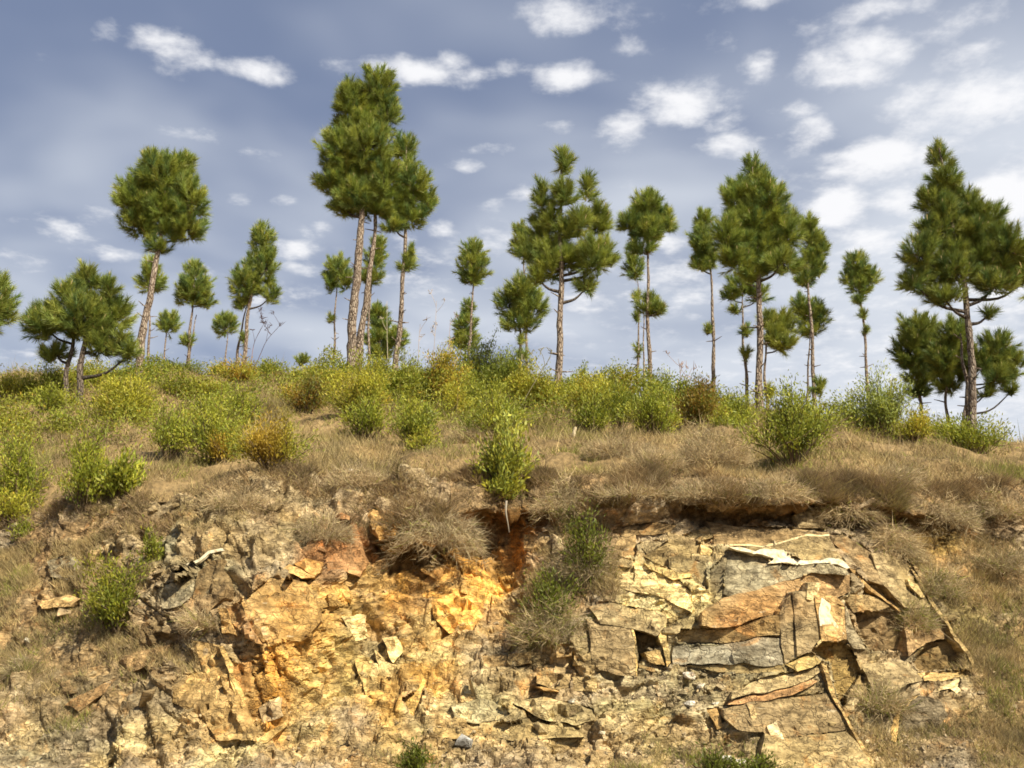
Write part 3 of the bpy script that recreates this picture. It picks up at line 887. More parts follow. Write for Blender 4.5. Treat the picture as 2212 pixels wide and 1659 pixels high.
slab(K9((485, 1255), (530, 1270), (560, 1360), (640, 1440), (600, 1440), (520, 1350)), (0.52, 0.40, 0.22), off=0.42, rough=.5, step=.04)
slab(K9((620, 1390), (680, 1360), (700, 1430), (720, 1480), (650, 1500), (630, 1450)), (0.70, 0.62, 0.42), off=0.44, rough=.3, step=.04)
slab(K9((240, 1290), (310, 1280), (330, 1400), (300, 1420)), (0.42, 0.27, 0.10), off=0.25)
slab(K9((1390, 1400), (1440, 1280), (1560, 1205), (1450, 1300), (1420, 1490), (1390, 1480)), (0.50, 0.34, 0.12), off=0.2, rough=.4, step=.04)
slab(K9((1440, 1400), (1470, 1300), (1530, 1230), (1600, 1210), (1690, 1235), (1730, 1330), (1700, 1370), (1600, 1420), (1500, 1440)), (0.13, 0.115, 0.085), off=0.3, tilt=(-.2, -.3), rough=.8, label='dark grey rock wedge in the grass on the lower right')
# --- veins
slab(K9((375, 258), (590, 273), (740, 236), (860, 199), (1000, 202), (1000, 213), (862, 212), (742, 249), (590, 284), (378, 268)), (0.70, 0.60, 0.36), off=0.33, rough=.3, step=.035, thick=.12, jag=.02, name='quartz_vein', label='thin cream vein along the upper slab')
slab(K9((380, 280), (470, 282), (545, 306), (620, 295), (720, 298), (755, 330), (800, 352), (860, 368), (950, 364), (1000, 343), (1060, 348), (1128, 405), (1098, 408), (1050, 382), (950, 384), (850, 392), (740, 384), (625, 382), (655, 350), (590, 328), (540, 322), (440, 294)), QTZ, off=0.36, rough=.3, step=.035, thick=.14, jag=.03, name='quartz_vein', label='thick bright white quartz vein across the slab')
slab(K7((1060, 430), (1125, 425), (1160, 385), (1230, 355), (1290, 305), (1385, 292), (1388, 305), (1300, 322), (1235, 370), (1165, 402), (1130, 445), (1065, 445)), QTZ, off=0.16, rough=.2, step=.035, thick=.12, jag=.012, name='quartz_vein', label='thin white vein snaking over the grey outcrop')
# --- left of centre: the ochre nose and slabs
slab(K7((1505, 625), (1600, 540), (1690, 470), (1800, 480), (1900, 500), (1960, 600), (1990, 750), (1950, 800), (1870, 862), (1760, 850), (1640, 868), (1565, 810)), (0.37, 0.245, 0.10), off=0.22, tilt=(-.05, .1), rough=1.3, thick=.8, label='bulging ochre rock nose')
slab(K7((1400, 650), (1500, 640), (1560, 800), (1590, 880), (1520, 850), (1440, 740)), (0.26, 0.15, 0.065), off=0.25, tilt=(-.5, 0))
slab(K7((1355, 660), (1400, 660), (1430, 730), (1470, 830), (1380, 815)), (0.45, 0.29, 0.11), off=0.33)
slab(K7((1180, 860), (1365, 890), (1420, 1010), (1480, 1200), (1580, 1490), (1340, 1480), (1250, 1330), (1060, 1250), (1100, 1100), (1260, 1050)), (0.40, 0.28, 0.12), off=0.20, tilt=(-.1, .1), label='long sloping tan slab with a straight edge')
slab(K7((1365, 900), (1390, 900), (1500, 1200), (1590, 1480), (1570, 1490), (1460, 1200)), (0.58, 0.42, 0.18), off=0.32, tilt=(.5, .1), rough=.3, step=.04)
slab(K7((1430, 1010), (1540, 1000), (1550, 1180), (1490, 1190)), (0.42, 0.24, 0.09), off=0.10)
slab(K7((1600, 1290), (1670, 1240), (1750, 1220), (1750, 1340), (1640, 1380)), (0.30, 0.27, 0.20), off=0.28)
slab(K7((1670, 1230), (1740, 1210), (1748, 1245), (1680, 1262)), (0.72, 0.62, 0.36), off=0.36, rough=.4, step=.04)
slab(K7((1570, 1480), (1760, 1380), (1770, 1400), (1650, 1490), (1580, 1500)), (0.60, 0.45, 0.19), off=0.2, rough=.4, step=.04)
slab(K7((975, 545), (1090, 490), (1222, 442), (1190, 590), (1120, 650), (1000, 665)), (0.225, 0.21, 0.155), off=0.2, tilt=(0, .2), label='grey flat topped rock beside the dark hollow')
slab(K7((1225, 440), (1300, 370), (1370, 360), (1400, 540), (1380, 600), (1290, 700), (1010, 680), (1130, 655), (1200, 590)), (0.205, 0.14, 0.065), off=0.3, tilt=(-.1, -.15))
slab(K7((290, 370), (440, 320), (500, 400), (470, 490), (320, 470)), (0.215, 0.20, 0.15), off=0.2)
slab(K7((510, 360), (560, 310), (610, 300), (560, 380), (530, 390)), (0.44, 0.32, 0.15), off=0.3)
slab(K7((240, 620), (420, 575), (500, 600), (430, 650), (260, 660)), (0.48, 0.34, 0.16), off=0.2, tilt=(0, .4))
slab(K7((730, 990), (790, 950), (1000, 900), (1060, 880), (1000, 960), (860, 1040), (800, 1060)), (0.30, 0.20, 0.10), off=0.16, tilt=(0, .3))
slab(K7((300, 1130), (420, 1110), (450, 1190), (330, 1210)), (0.17, 0.115, 0.055), off=0.1, tilt=(-.3, -.4))
slab(K7((400, 1260), (640, 1130), (720, 1100), (660, 1180), (480, 1300)), (0.34, 0.215, 0.10), off=0.2)
slab(K7((1740, 420), (1800, 385), (1850, 400), (1960, 470), (1880, 470)), (0.62, 0.42, 0.17), off=0.3, rough=.5)
slab(K7((1830, 380), (1900, 350), (2010, 380), (1990, 440), (1960, 465)), (0.52, 0.31, 0.10), off=0.25)
slab(K8((0, 110), (120, 120), (170, 280), (205, 380), (150, 462), (40, 425), (-60, 430), (-80, 200)), (0.31, 0.165, 0.075), off=0.2, tilt=(-.05, 0), label='reddish brown upright slab below the brown bush')
slab(K8((190, 40), (380, 60), (340, 200), (270, 240), (215, 180)), (0.46, 0.28, 0.09), off=0.18)
slab(K8((290, 280), (420, 180), (490, 230), (470, 280), (400, 320), (310, 310)), (0.22, 0.15, 0.065), off=0.3)
slab(K8((650, 320), (740, 360), (800, 460), (770, 445), (690, 370)), (0.50, 0.31, 0.12), off=0.4, rough=.4, step=.04)
slab(K8((530, 405), (640, 470), (630, 485), (525, 425)), (0.50, 0.31, 0.12), off=0.35, rough=.4, step=.04)
slab(K8((600, 620), (740, 560), (880, 600), (900, 700), (860, 800), (700, 810), (610, 720)), (0.68, 0.41, 0.12), off=0.15, rough=1.4)
slab(K8((295, 840), (380, 830), (420, 930), (360, 1000), (320, 930)), (0.66, 0.53, 0.27), off=0.25, tilt=(.1, .2))
slab(K8((120, 1000), (220, 990), (210, 1150), (190, 1200)), (0.60, 0.46, 0.2), off=0.25)
slab(K8((240, 920), (300, 980), (370, 1020), (340, 1090), (280, 1080)), (0.68, 0.54, 0.28), off=0.25)
slab(K8((410, 1230), (500, 1180), (540, 1090), (560, 1110), (510, 1300), (480, 1340)), (0.58, 0.40, 0.14), off=0.25)
slab(K8((40, 720), (190, 700), (200, 850), (130, 870)), (0.70, 0.60, 0.34), off=0.2, rough=.8)
# --- middle ledges
slab(K8((1170, 205), (1330, 185), (1340, 330), (1260, 345), (1170, 300)), (0.33, 0.24, 0.12), off=0.2)
slab(K8((1340, 190), (1400, 230), (1420, 300), (1350, 320)), (0.29, 0.24, 0.15), off=0.2)
slab(K8((1420, 300), (1500, 290), (1500, 370), (1440, 400)), (0.30, 0.25, 0.15), off=0.25)
slab(K8((1560, 720), (1640, 760), (1840, 790), (1862, 900), (1862, 1092), (1640, 1042), (1585, 970)), (0.255, 0.195, 0.11), off=0.35, tilt=(-.05, -.05), label='grey brown rock door shaped slab with a lit edge')
slab(K8((1842, 792), (1862, 800), (1882, 1090), (1864, 1096)), (0.46, 0.35, 0.16), thin=.6, off=0.36, tilt=(.1, 0), rough=.3, step=.035)  # sunlit side of the slab, lightened in the tint
slab(K8((1570, 650), (1700, 620), (1850, 660), (2055, 700), (2060, 740), (2010, 835), (1850, 788), (1650, 750)), (0.29, 0.235, 0.135), off=0.4, tilt=(0, .3))
slab(K8((2015, 835), (2052, 742), (2080, 995), (2055, 1030)), (0.44, 0.34, 0.15), off=0.30, tilt=(.1, 0), rough=.7)  # sun on the right-hand side, painted as a lighter tint
slab(K8((1920, 940), (2010, 930), (2045, 1020), (1940, 990)), (0.42, 0.30, 0.13), off=0.2)
slab(K8((1875, 1010), (1975, 1030), (1985, 1062), (1880, 1030)), (0.2, 0.14, 0.06), off=0.2)
slab(K8((1070, 945), (1200, 935), (1205, 1012), (1070, 1026)), (0.29, 0.21, 0.095), off=0.28)
slab(K8((910, 955), (1060, 950), (1065, 1030), (920, 1035)), (0.33, 0.23, 0.105), off=0.25)
slab(K8((1370, 892), (1472, 885), (1462, 955), (1380, 970)), (0.30, 0.20, 0.085), off=0.32)
slab(K8((1480, 950), (1580, 950), (1590, 1020), (1480, 1010)), (0.30, 0.23, 0.12), off=0.2)
slab(K8((1250, 1060), (1460, 1070), (1450, 1165), (1330, 1165), (1240, 1130)), (0.37, 0.27, 0.125), off=0.22)
slab(K8((1240, 1150), (1330, 1165), (1420, 1175), (1300, 1180)), (0.48, 0.29, 0.10), off=0.22, rough=.5)
slab(K8((1470, 1090), (1620, 1100), (1620, 1190), (1480, 1180)), (0.36, 0.28, 0.135), off=0.18)
slab(K8((720, 1270), (900, 1230), (1060, 1280), (1080, 1330), (900, 1380), (740, 1340)), (0.36, 0.33, 0.215), off=0.18, rough=.8, label='pale grey green rock hump near the bottom')
slab(K8((1110, 1250), (1300, 1210), (1600, 1290), (1620, 1350), (1500, 1380), (1280, 1350)), (0.42, 0.36, 0.21), off=0.18, rough=.8)
slab(K8((900, 1380), (1200, 1370), (1480, 1400), (1560, 1450), (1100, 1480), (920, 1450)), (0.33, 0.26, 0.13), off=0.12)
slab(K8((560, 1400), (760, 1410), (780, 1470), (640, 1460)), (0.46, 0.34, 0.15), off=0.15)
slab(K8((1860, 390), (2000, 400), (2150, 500), (2212, 560), (2212, 690), (2130, 640), (1950, 560), (1860, 520)), (0.73, 0.60, 0.32), off=0.2, rough=.6, tilt=(.05, .3), label='broad cream yellow bleached rock sheet')
slab(K8((1700, 470), (1850, 490), (1960, 570), (1880, 560), (1720, 520)), (0.62, 0.50, 0.27), off=0.18, rough=.6, tilt=(0, .3))
slab(K8((1920, 380), (2212, 455), (2212, 470), (2100, 480), (1960, 420)), (0.62, 0.47, 0.2), off=0.3, rough=.4)
slab(K8((2120, 900), (2190, 890), (2220, 960), (2190, 1010), (2100, 1010), (2090, 950)), (0.24, 0.235, 0.205), off=0.35)
slab(K8((1700, 380), (1780, 350), (1860, 370), (1840, 400), (1720, 400)), (0.32, 0.25, 0.13), off=0.3)
slab(K8((1910, 340), (2040, 260), (2150, 220), (2212, 280), (2212, 440), (2050, 400)), (0.25, 0.19, 0.085), off=0.25, tilt=(-.1, -.1))
slab(K8((1880, 260), (1940, 235), (2040, 250), (1930, 330)), (0.29, 0.24, 0.14), off=0.25)
slab(K8((1720, 290), (1790, 190), (1870, 190), (1870, 330), (1780, 340)), (0.32, 0.225, 0.10), off=0.2)
slab(K8((1690, 190), (1820, 150), (2000, 130), (2110, 150), (2080, 190), (1800, 210)), (0.27, 0.18, 0.07), off=0.15)
# --- outcrops in the grass
slab(K5((690, 715), (740, 660), (830, 608), (905, 640), (930, 700), (880, 760), (760, 740)), (0.32, 0.235, 0.12), off=0.3, tilt=(0, .2), label='small ridged rock outcrop in the dry grass')
slab(K5((690, 718), (760, 655), (830, 605), (900, 640), (900, 650), (830, 618), (765, 668), (700, 730)), (0.66, 0.55, 0.30), off=0.38, rough=.3, step=.04, thick=.2)
slab(K5((180, 900), (260, 850), (320, 960), (280, 1000)), (0.40, 0.35, 0.22), off=0.2)

# the face lies just behind every slab
dd = FACE - np.array((0, 0, CAMZ))
fwd = dd[:, 1] * math.cos(PITCH) + dd[:, 2] * math.sin(PITCH)
px_ = CX + FPX * dd[:, 0] / fwd
py_ = CY - FPX * (-dd[:, 1] * math.sin(PITCH) + dd[:, 2] * math.cos(PITCH)) / fwd
for (pl, y0, bx, bz, c) in CARVE:
    lo, hi_ = pl.min(0) - 3, pl.max(0) + 3
    k = np.where((px_ > lo[0]) & (px_ < hi_[0]) & (py_ > lo[1]) & (py_ < hi_[1]))[0]
    ins = np.zeros(len(k), bool)
    j = len(pl) - 1
    for i in range(len(pl)):
        (xi, yi), (xj, yj) = pl[i], pl[j]
        ins ^= ((yi > py_[k]) != (yj > py_[k])) & (px_[k] < (xj - xi) * (py_[k] - yi) / (yj - yi + 1e-9) + xi)
        j = i
    k = k[ins]
    yp = y0 + bx * (FACE[k, 0] - c[0]) + bz * (FACE[k, 2] - c[2])
    push = np.maximum(yp + (0.10 if c[0] > 1.0 else 0.05) - FACE[k, 1], 0)
    ray = dd[k] / dd[k, 1:2]
    FACE[k] += ray * push[:, None]
    dd[k] = FACE[k] - np.array((0, 0, CAMZ))
face_me.vertices.foreach_set('co', FACE.astype(np.float32).ravel())
face_me.update()
FACE_G = FACE.reshape(len(ss), len(xs), 3)

# ------------------------------------------------------------------ smaller blocks broken from the face
BLOCKS = []
for k in range(8):
    rr = np.random.default_rng(700 + k)
    pts = rr.uniform(-1, 1, (16, 3)); pts /= np.abs(pts).max(1)[:, None] ** 0.85
    import bmesh
    bm = bmesh.new()
    for p in pts:
        bm.verts.new(p * np.array((0.5, 0.4, 0.26)))
    res = bmesh.ops.convex_hull(bm, input=bm.verts)
    for v in [v for v in bm.verts if not v.link_faces]:
        bm.verts.remove(v)
    bmesh.ops.bevel(bm, geom=[e for e in bm.edges if e.calc_face_angle(0) > 0.6], offset=0.022, segments=1, affect='EDGES')
    me = bpy.data.meshes.new('rock_block')
    bm.to_mesh(me); bm.free()
    me.materials.append(M_BLOCK)
    BLOCKS.append(me)

fr = FACE_G[30:-10, :, :]
jj = np.where(np.abs(xs) < 8.2)[0]
made = 0
while made < 120:
    i = RNG.integers(0, fr.shape[0]); j = int(RNG.choice(jj))
    p = fr[i, j]
    if veg(p[None])[0] > 0.55:
        continue
    s = RNG.uniform(0.07, 0.24) * (1.25 if RNG.random() < .15 else 1)
    o = link('rock_block', BLOCKS[made % 8], ROCK, loc=p + np.array((0, -0.01, 0)))
    o.scale = (s * RNG.uniform(.8, 1.6), s, s * RNG.uniform(.7, 1.2))
    b = -24 if p[0] < X_L else (62 if p[0] < X_C else -13)
    o.rotation_euler = (RNG.normal(0, .25), math.radians(b + RNG.normal(0, 14)), RNG.normal(0, .5))
    c = np.clip(paint(p[None])[0] * RNG.uniform(.8, 1.2), 0.02, .8)
    o.color = (*c, 1)
    made += 1

# gravel and chips on the scree and the foot of the cutting: uncountable
gv, gf, gc = [], [], []
cube = np.array([(-1, -1, -1), (1, -1, -1), (1, 1, -1), (-1, 1, -1), (-1, -1, 1), (1, -1, 1), (1, 1, 1), (-1, 1, 1)]) * 0.5
cf = np.array([(0, 3, 2, 1), (4, 5, 6, 7), (0, 1, 5, 4), (1, 2, 6, 5), (2, 3, 7, 6), (3, 0, 4, 7)])
def add_chip(p, s, c):
    R = np.array(Matrix.Rotation(RNG.uniform(0, 6.28), 3, Vector(RNG.normal(0, 1, 3)).normalized()))
    v = (cube * np.array((s * RNG.uniform(.8, 1.6), s, s * RNG.uniform(.4, .9))) * (1 + RNG.uniform(-.3, .3, (8, 3)))) @ R.T + p
    gf.append(cf + 8 * len(gv)); gv.append(v); gc.append(np.repeat(c[None], 8, 0))
cand = []
for k in range(6500):
    if k < 3200:
        i = RNG.integers(0, 60); j = int(RNG.choice(jj))
    else:
        i = RNG.integers(30, len(ss) - 40); j = int(RNG.choice(jj))
    p = FACE_G[i, j]
    # loose chips stay where the face lies back
    if k >= 3200:
        nn = np.cross(FACE_G[i, j + 1] - FACE_G[i, j - 1], FACE_G[i + 1, j] - FACE_G[i - 1, j])
        nn /= np.linalg.norm(nn) + 1e-9
        if nn[2] < 0.55:
            continue
    cand.append((p, RNG.lognormal(math.log(.018), .55)))
hs = hit(1490, 1490)
for k in range(380):
    x, y = RNG.normal(1480, 55), RNG.normal(1490, 34)
    h = hit(x, y)
    if h is not None:
        i = np.argmin(((FACE - h) ** 2).sum(1)); cand.append((FACE[i], RNG.lognormal(math.log(.022), .6)))
pc = paint(np.array([c[0] for c in cand]))
for (p, s), c in zip(cand, pc):
    add_chip(p, min(s, .1), np.clip(c * RNG.uniform(.7, 1.5) * 0.7 + 0.3 * np.array((.36, .31, .22)), .02, .8))
link('gravel', make_mesh('gravel', np.vstack(gv), np.vstack(gf), M_ROCK, np.vstack(gc)), label='loose rock chips and gravel strewn over the cutting and its foot', cat='gravel', kind='stuff')


def stone(x, y, wpx, col, label, seed=0, flat=.8, name='stone', cat='stone', group=None):
    h = hit(x, y)
    i = np.argmin(((FACE - h) ** 2).sum(1))
    p = FACE[i]
    s = wpx * p[1] / FPX
    o = link(name, BLOCKS[seed % 8], None, label, cat, group, loc=p + np.array((0, -0.15 * s, 0.22 * s)))
    o.scale = (s, s, s * flat * 1.5)
    o.rotation_euler = (0.2 * math.sin(seed), 0.25 * math.cos(seed * 2), seed * 1.3)
    o.color = (*col, 1)
    return o


G1 = 'loose stones on the scree and slope'
stone(1005, 1603, 46, (0.36, 0.36, 0.33), 'grey angular stone at the bottom left of centre, beside the dark little bush', 1, group=G1)
stone(1490, 1472, 24, (0.62, 0.58, 0.47), 'white stone on the scree below the grey ledge', 2, group=G1)
stone(1513, 1478, 18, (0.58, 0.54, 0.42), 'smaller white stone beside another on the scree', 3, group=G1)
stone(1490, 1530, 24, (0.50, 0.47, 0.38), 'pale stone lower down the scree', 4, group=G1)
stone(1545, 1528, 20, (0.36, 0.34, 0.28), 'grey stone low on the scree beside the lower block', 5, group=G1)
stone(1572, 1648, 26, (0.60, 0.58, 0.50), 'whitish stone in the weeds at the very bottom', 6, group=G1)
stone(1600, 1652, 24, (0.55, 0.52, 0.44), 'pale stone in the bottom weeds, nearer the lower block', 7, group=G1)
stone(57, 1390, 24, (0.50, 0.47, 0.36), 'pale stone in the grass near the left edge', 8, group=G1)
stone(757, 1018, 12, (0.70, 0.67, 0.58), 'small white stone on the outcrop below the crest shrubs', 9, group=G1)
stone(137, 1330, 30, (0.42, 0.32, 0.18), 'tan stone under the dark ledge on the left', 10, group=G1)
stone(1930, 960 + 20, 20, (0.45, 0.40, 0.28), 'small pale stone in dry grass near the right pines', 11, group=G1)
stone(2030, 985, 34, (0.42, 0.34, 0.20), 'weathered tan stone in dry grass below the right pines', 12, group=G1)
stone(2045, 1015, 28, (0.44, 0.38, 0.24), 'weathered pale stone just below another in the right grass', 13, group=G1)
stone(1000, 1640, 18, (0.5, 0.4, 0.2), 'small tan stone at the very bottom near the dark little bush', 14, group=G1)
stone(1300, 1590, 14, (0.55, 0.5, 0.36), 'small cream stone at the foot of the pale hump', 15, group=G1)
stone(1235, 1520, 16, (0.6, 0.56, 0.42), 'small white stone lying on the pale hump', 16, group=G1)

# ------------------------------------------------------------------ pines
def tube(path, rad, sides=8, seed=0, lump=0.0):
    """tapered tube along a path; returns verts, quads"""
    path = np.asarray(path, float); n = len(path)
    T = np.gradient(path, axis=0); T /= np.linalg.norm(T, axis=1)[:, None] + 1e-9
    up = np.array((0.3, 1.0, 0.1))
    A = np.cross(T, up); A /= np.linalg.norm(A, axis=1)[:, None] + 1e-9
    B = np.cross(T, A)
    ang = np.linspace(0, 2 * math.pi, sides, endpoint=False)
    r = np.asarray(rad)[:, None] * np.ones((1, sides))
    ring = path[:, None, :] + r[:, :, None] * (np.cos(ang)[None, :, None] * A[:, None, :] + np.sin(ang)[None, :, None] * B[:, None, :])
    V = ring.reshape(-1, 3)
    if lump:
        rr = (V - np.repeat(path, sides, 0))
        V = V + rr * (lump * fbm(V * np.array((9, 9, 4)), 3, seed))[:, None]
    F = []
    for i in range(n - 1):
        a = i * sides + np.arange(sides); b = i * sides + (np.arange(sides) + 1) % sides
        F.append(np.stack([a, b, b + sides, a + sides], 1))
    return V, np.vstack(F)


def join(parts):
    V, F, k = [], [], 0
    for v, f in parts:
        V.append(v); F.append(f + k); k += len(v)
    return np.vstack(V), np.vstack(F)


def smooth_path(pts, n):
    pts = np.asarray(pts, float)
    t = np.concatenate([[0], np.cumsum(np.linalg.norm(np.diff(pts, axis=0), axis=1))])
    u = np.linspace(0, t[-1], n)
    P = np.stack([np.interp(u, t, pts[:, k]) for k in range(3)], 1)
    for _ in range(2):
        P[1:-1] = 0.25 * P[:-2] + 0.5 * P[1:-1] + 0.25 * P[2:]
    return P


def pine(label, stems, lobes, Y, width, tone=1.1, warm=0.0, dens=1.0, tuft=0.46, seed=1, dark_bark=1.0, stubs=1.0, group='pines along the crest', fill=True):
    """stems: picture polylines (root first); lobes: (x, y, rx, ry) parts of the crown; width: trunk width in picture points"""
    r = np.random.default_rng(seed)
    if Y is None:
        yy = stems[0][0][1]
        while hit(stems[0][0][0], yy) is None:
            yy += 3
        Y = float(hit(stems[0][0][0], yy)[1])
    sc = Y / FPX
    p0 = at(*stems[0][0], Y)
    base = np.array([p0[0], Y, ground_z(p0[0], Y)])
    root = link('pine_tree', None, None, label, 'pine tree', group, loc=base)
    tparts, lparts, trunk_paths = [], [], []
    for si, st in enumerate(stems):
        pts = [at(x, y, Y + 0.25 * si) for (x, y) in st]
        b = np.array([pts[0][0], pts[0][1], ground_z(pts[0][0], pts[0][1]) - 0.15])
        if pts[0][2] > b[2] + 0.1:
            pts = [b] + pts
        else:
            pts[0] = b
        n = max(14, int(np.linalg.norm(np.array(pts[-1]) - pts[0]) / 0.16))
        path = smooth_path(pts, n)
        path[:, 0] += 0.05 * np.sin(np.linspace(0, 7, n) + seed) + 0.02 * np.sin(np.linspace(0, 19, n) + 2 * seed)
        t = np.linspace(0, 1, n)
        wd = 0.86 * width * (1.0 if si == 0 else 0.8) * sc / 2
        rad = wd * (1.0 - 0.80 * t ** 1.25) + wd * 0.28 * np.exp(-t * 22)
        tparts.append(tube(path, rad, 12, seed, 0.22))
        trunk_paths.append((path, rad))
        # whorls of dead branch stubs on the bare part of the stem
        low = max(l[1] + l[3] * .6 for l in lobes)
        z_low = at(st[0][0], low, Y)[2]
        z = path[0, 2] + 0.5
        while z < z_low and stubs > 0:
            k = int(np.argmin(np.abs(path[:, 2] - z)))
            for q in range(r.integers(1, 4)):
                if r.random() > 0.8 * stubs:
                    continue
                a = r.uniform(0, 2 * math.pi)
                L = r.uniform(0.10, 0.34)
                d = np.array([math.cos(a), math.sin(a), r.uniform(-.05, .45)])
                pp = path[k] + np.linspace(0, 1, 4)[:, None] * d * (L + rad[k]) + np.linspace(0, 1, 4)[:, None] ** 2 * np.array((0, 0, r.uniform(-.05, .08)))
                tparts.append(tube(pp, np.linspace(0.026, 0.010, 4), 5))
            z += r.uniform(0.3, 0.75)
    V, F = join(tparts)
    o_ = link('trunk', make_mesh('trunk', V - base, F, M_BARK, np.full((len(V), 3), dark_bark), True), root)
    # tufts on limbs
    C, Ax = [], []
    extra = []
    for i_ in range(len(lobes)):
        for j_ in range(i_):
            a_, b_ = lobes[i_], lobes[j_]
            dist = math.hypot(a_[0] - b_[0], a_[1] - b_[1])
            ra, rb = (a_[2] + a_[3]) / 2, (b_[2] + b_[3]) / 2
            if 0.75 * (ra + rb) * .8 < dist < 1.25 * (ra + rb) and min(ra, rb) > 16:
                m_ = .58 * min(ra, rb)
                extra.append(((a_[0] + b_[0]) / 2 + r.normal(0, 4), (a_[1] + b_[1]) / 2 + r.normal(0, 4), m_, m_))
    n_main = len(lobes)
    lobes = list(lobes) + (extra if fill else [])
    tl = tuft * (sc / (29 / FPX)) ** 0.25
    for li, (x, y, rx, ry) in enumerate(lobes):
        c = at(x, y, Y + r.normal(0, 0.15) * min(1, rx / 40))
        RX, RZ = rx * sc, ry * sc
        RYd = max(RX * 0.95, min(RX, RZ))
        RX = max(RX - 0.27 * tl, 0.3 * RX); RZ2 = max(RZ - 0.27 * tl, 0.3 * RZ); RYd = max(RYd - .4 * tl, .3 * RYd)
        area = RX * RZ2 + RX * RYd + RZ2 * RYd
        n = int(dens * (9 + 20 * area / (tl * tl)))
        # limb from the nearest stem up to the lobe
        path, rad = min(trunk_paths, key=lambda pr: np.min(np.linalg.norm(pr[0][:, :2] - c[:2], axis=1) + 0.2 * np.abs(pr[0][:, 2] - c[2])))
        drop = np.clip(np.linalg.norm(path[np.argmin(np.abs(path[:, 2] - c[2])), :2] - c[:2]) * 0.6, 0.05, 0.7)
        k = int(np.argmin(np.abs(path[:, 2] - (c[2] - drop))))
        s0 = path[k]
        lparts = []
        if li < n_main and np.linalg.norm(s0[:2] - c[:2]) > 0.15:
            mid = s0 * 0.45 + c * 0.55 + np.array((0, 0, -0.18 * np.linalg.norm(c - s0)))
            pp = smooth_path([s0, mid, c], 10)
            lparts.append(tube(pp, np.linspace(min(rad[k] * .55, .06) + .012, 0.014, 10), 6))
        U = r.normal(0, 1, (n, 3)); U /= np.linalg.norm(U, axis=1)[:, None]
        U[:, 2] = np.where((U[:, 2] < -0.55) & (r.random(n) < .5), -U[:, 2], U[:, 2])
        q = r.uniform(0.15, 1.0, n) ** 0.5 * (1 + r.normal(0, .09, n))
        pos = c + U * q[:, None] * np.array((RX, RYd, RZ2))
        ax = U * np.array((1, 1, .7)) * 0.75 + np.array((0, 0, 0.62)) + r.normal(0, .18, (n, 3))
        ax /= np.linalg.norm(ax, axis=1)[:, None]
        C.append(pos); Ax.append(ax)
        for i in range(0, n, 2):
            e = pos[i] - ax[i] * tl * .3
            a0 = c
            pp = np.array([a0, (a0 + e) / 2 + np.array((0, 0, -.06 * np.linalg.norm(e - a0))), e])
            lparts.append(tube(pp, (0.014, 0.011, 0.008), 3))
        V, F = join(lparts)
        link('limb', make_mesh('limb', V - base, F, M_BARK, np.full((len(V), 3), 0.42 * dark_bark), True), root)
    C = np.vstack(C); Ax = np.vstack(Ax); n = len(C)
    nn = 92 if Y < 36 else 62
    # needles spread round a short shoot like a bottle brush
    tpos = r.uniform(-0.5, 0.5, (n, nn))
    length = tl * r.uniform(0.42, 0.72, (n, nn)) * (1 - 0.25 * np.abs(tpos))
    P0 = C[:, None, :] + Ax[:, None, :] * (tpos * tl * 0.75)[:, :, None]
    D_ = r.normal(0, 1, (n, nn, 3))
    D_ -= (D_ * Ax[:, None, :]).sum(2, keepdims=True) * Ax[:, None, :]
    D_ /= np.linalg.norm(D_, axis=2, keepdims=True) + 1e-9
    open_ = r.uniform(0.35, 1.25, (n, nn)) * (1.05 - 0.6 * (tpos + .5))
    D_ = Ax[:, None, :] * np.cos(open_)[:, :, None] + D_ * np.sin(open_)[:, :, None]
    P1 = P0 + D_ * length[:, :, None]
    P1[:, :, 2] -= 0.10 * length * (1 - np.abs(D_[:, :, 2]))
    Wd = np.cross(D_, r.normal(0, 1, (n, nn, 3)))
    Wd /= np.linalg.norm(Wd, axis=2, keepdims=True) + 1e-9
    hw = (0.0070 * (Y / 29.0) ** 0.6) * r.uniform(.8, 1.3, (n, nn, 1))
    V = np.stack([P0 - Wd * hw, P0 + Wd * hw, P1], 2).reshape(-1, 3)
    F = np.arange(len(V)).reshape(-1, 3)
    g0 = np.array((0.195, 0.255, 0.052)); g1 = np.array((0.315, 0.335, 0.066)); g2 = np.array((0.115, 0.185, 0.060)); br = np.array((0.30, 0.20, 0.07))
    mixr = r.random((n, 1)); col = g0 * (1 - mixr) + g1 * mixr
    m2 = (r.random((n, 1)) < .3) * r.uniform(.3, 1, (n, 1)); col = col * (1 - m2) + g2 * m2
    col = col * r.uniform(.8, 1.2, (n, 1)) * tone
    col = np.repeat(col[:, None, :], nn, 1)
    col = col * r.uniform(.8, 1.25, (n, nn, 1))
    old = (smooth(-tpos, 0.25, 0.5) * (r.random((n, nn)) < .22))[:, :, None]
    col = col * (1 - old) + br * old
    col = col * (1 - warm) + warm * np.array((0.36, 0.34, 0.055))
    col = np.repeat(col.reshape(-1, 3), 3, 0)
    link('crown', make_mesh('crown', V - base, F, M_NEEDLE, np.clip(col, .005, .7)), root)
    # pale new shoots standing on some tufts
    sel = np.where((r.random(n) < .13) & (Ax[:, 2] > .3))[0]
    if len(sel):
        sp = []
        for i in sel:
            a = C[i] + Ax[i] * tl * .36
            d = Ax[i] * 0.5 + np.array((0, 0, .6)); d /= np.linalg.norm(d)
            L = r.uniform(.10, .19)
            sp.append(tube(np.array([a, a + d * L * .6, a + d * L]), (0.012, 0.014, 0.004), 4))
        V, F = join(sp)
        link('new_shoots', make_mesh('new_shoots', V - base, F, M_STRAW, np.full((len(V), 3), (0.50, 0.40, 0.20))), root, kind='stuff')
    return root


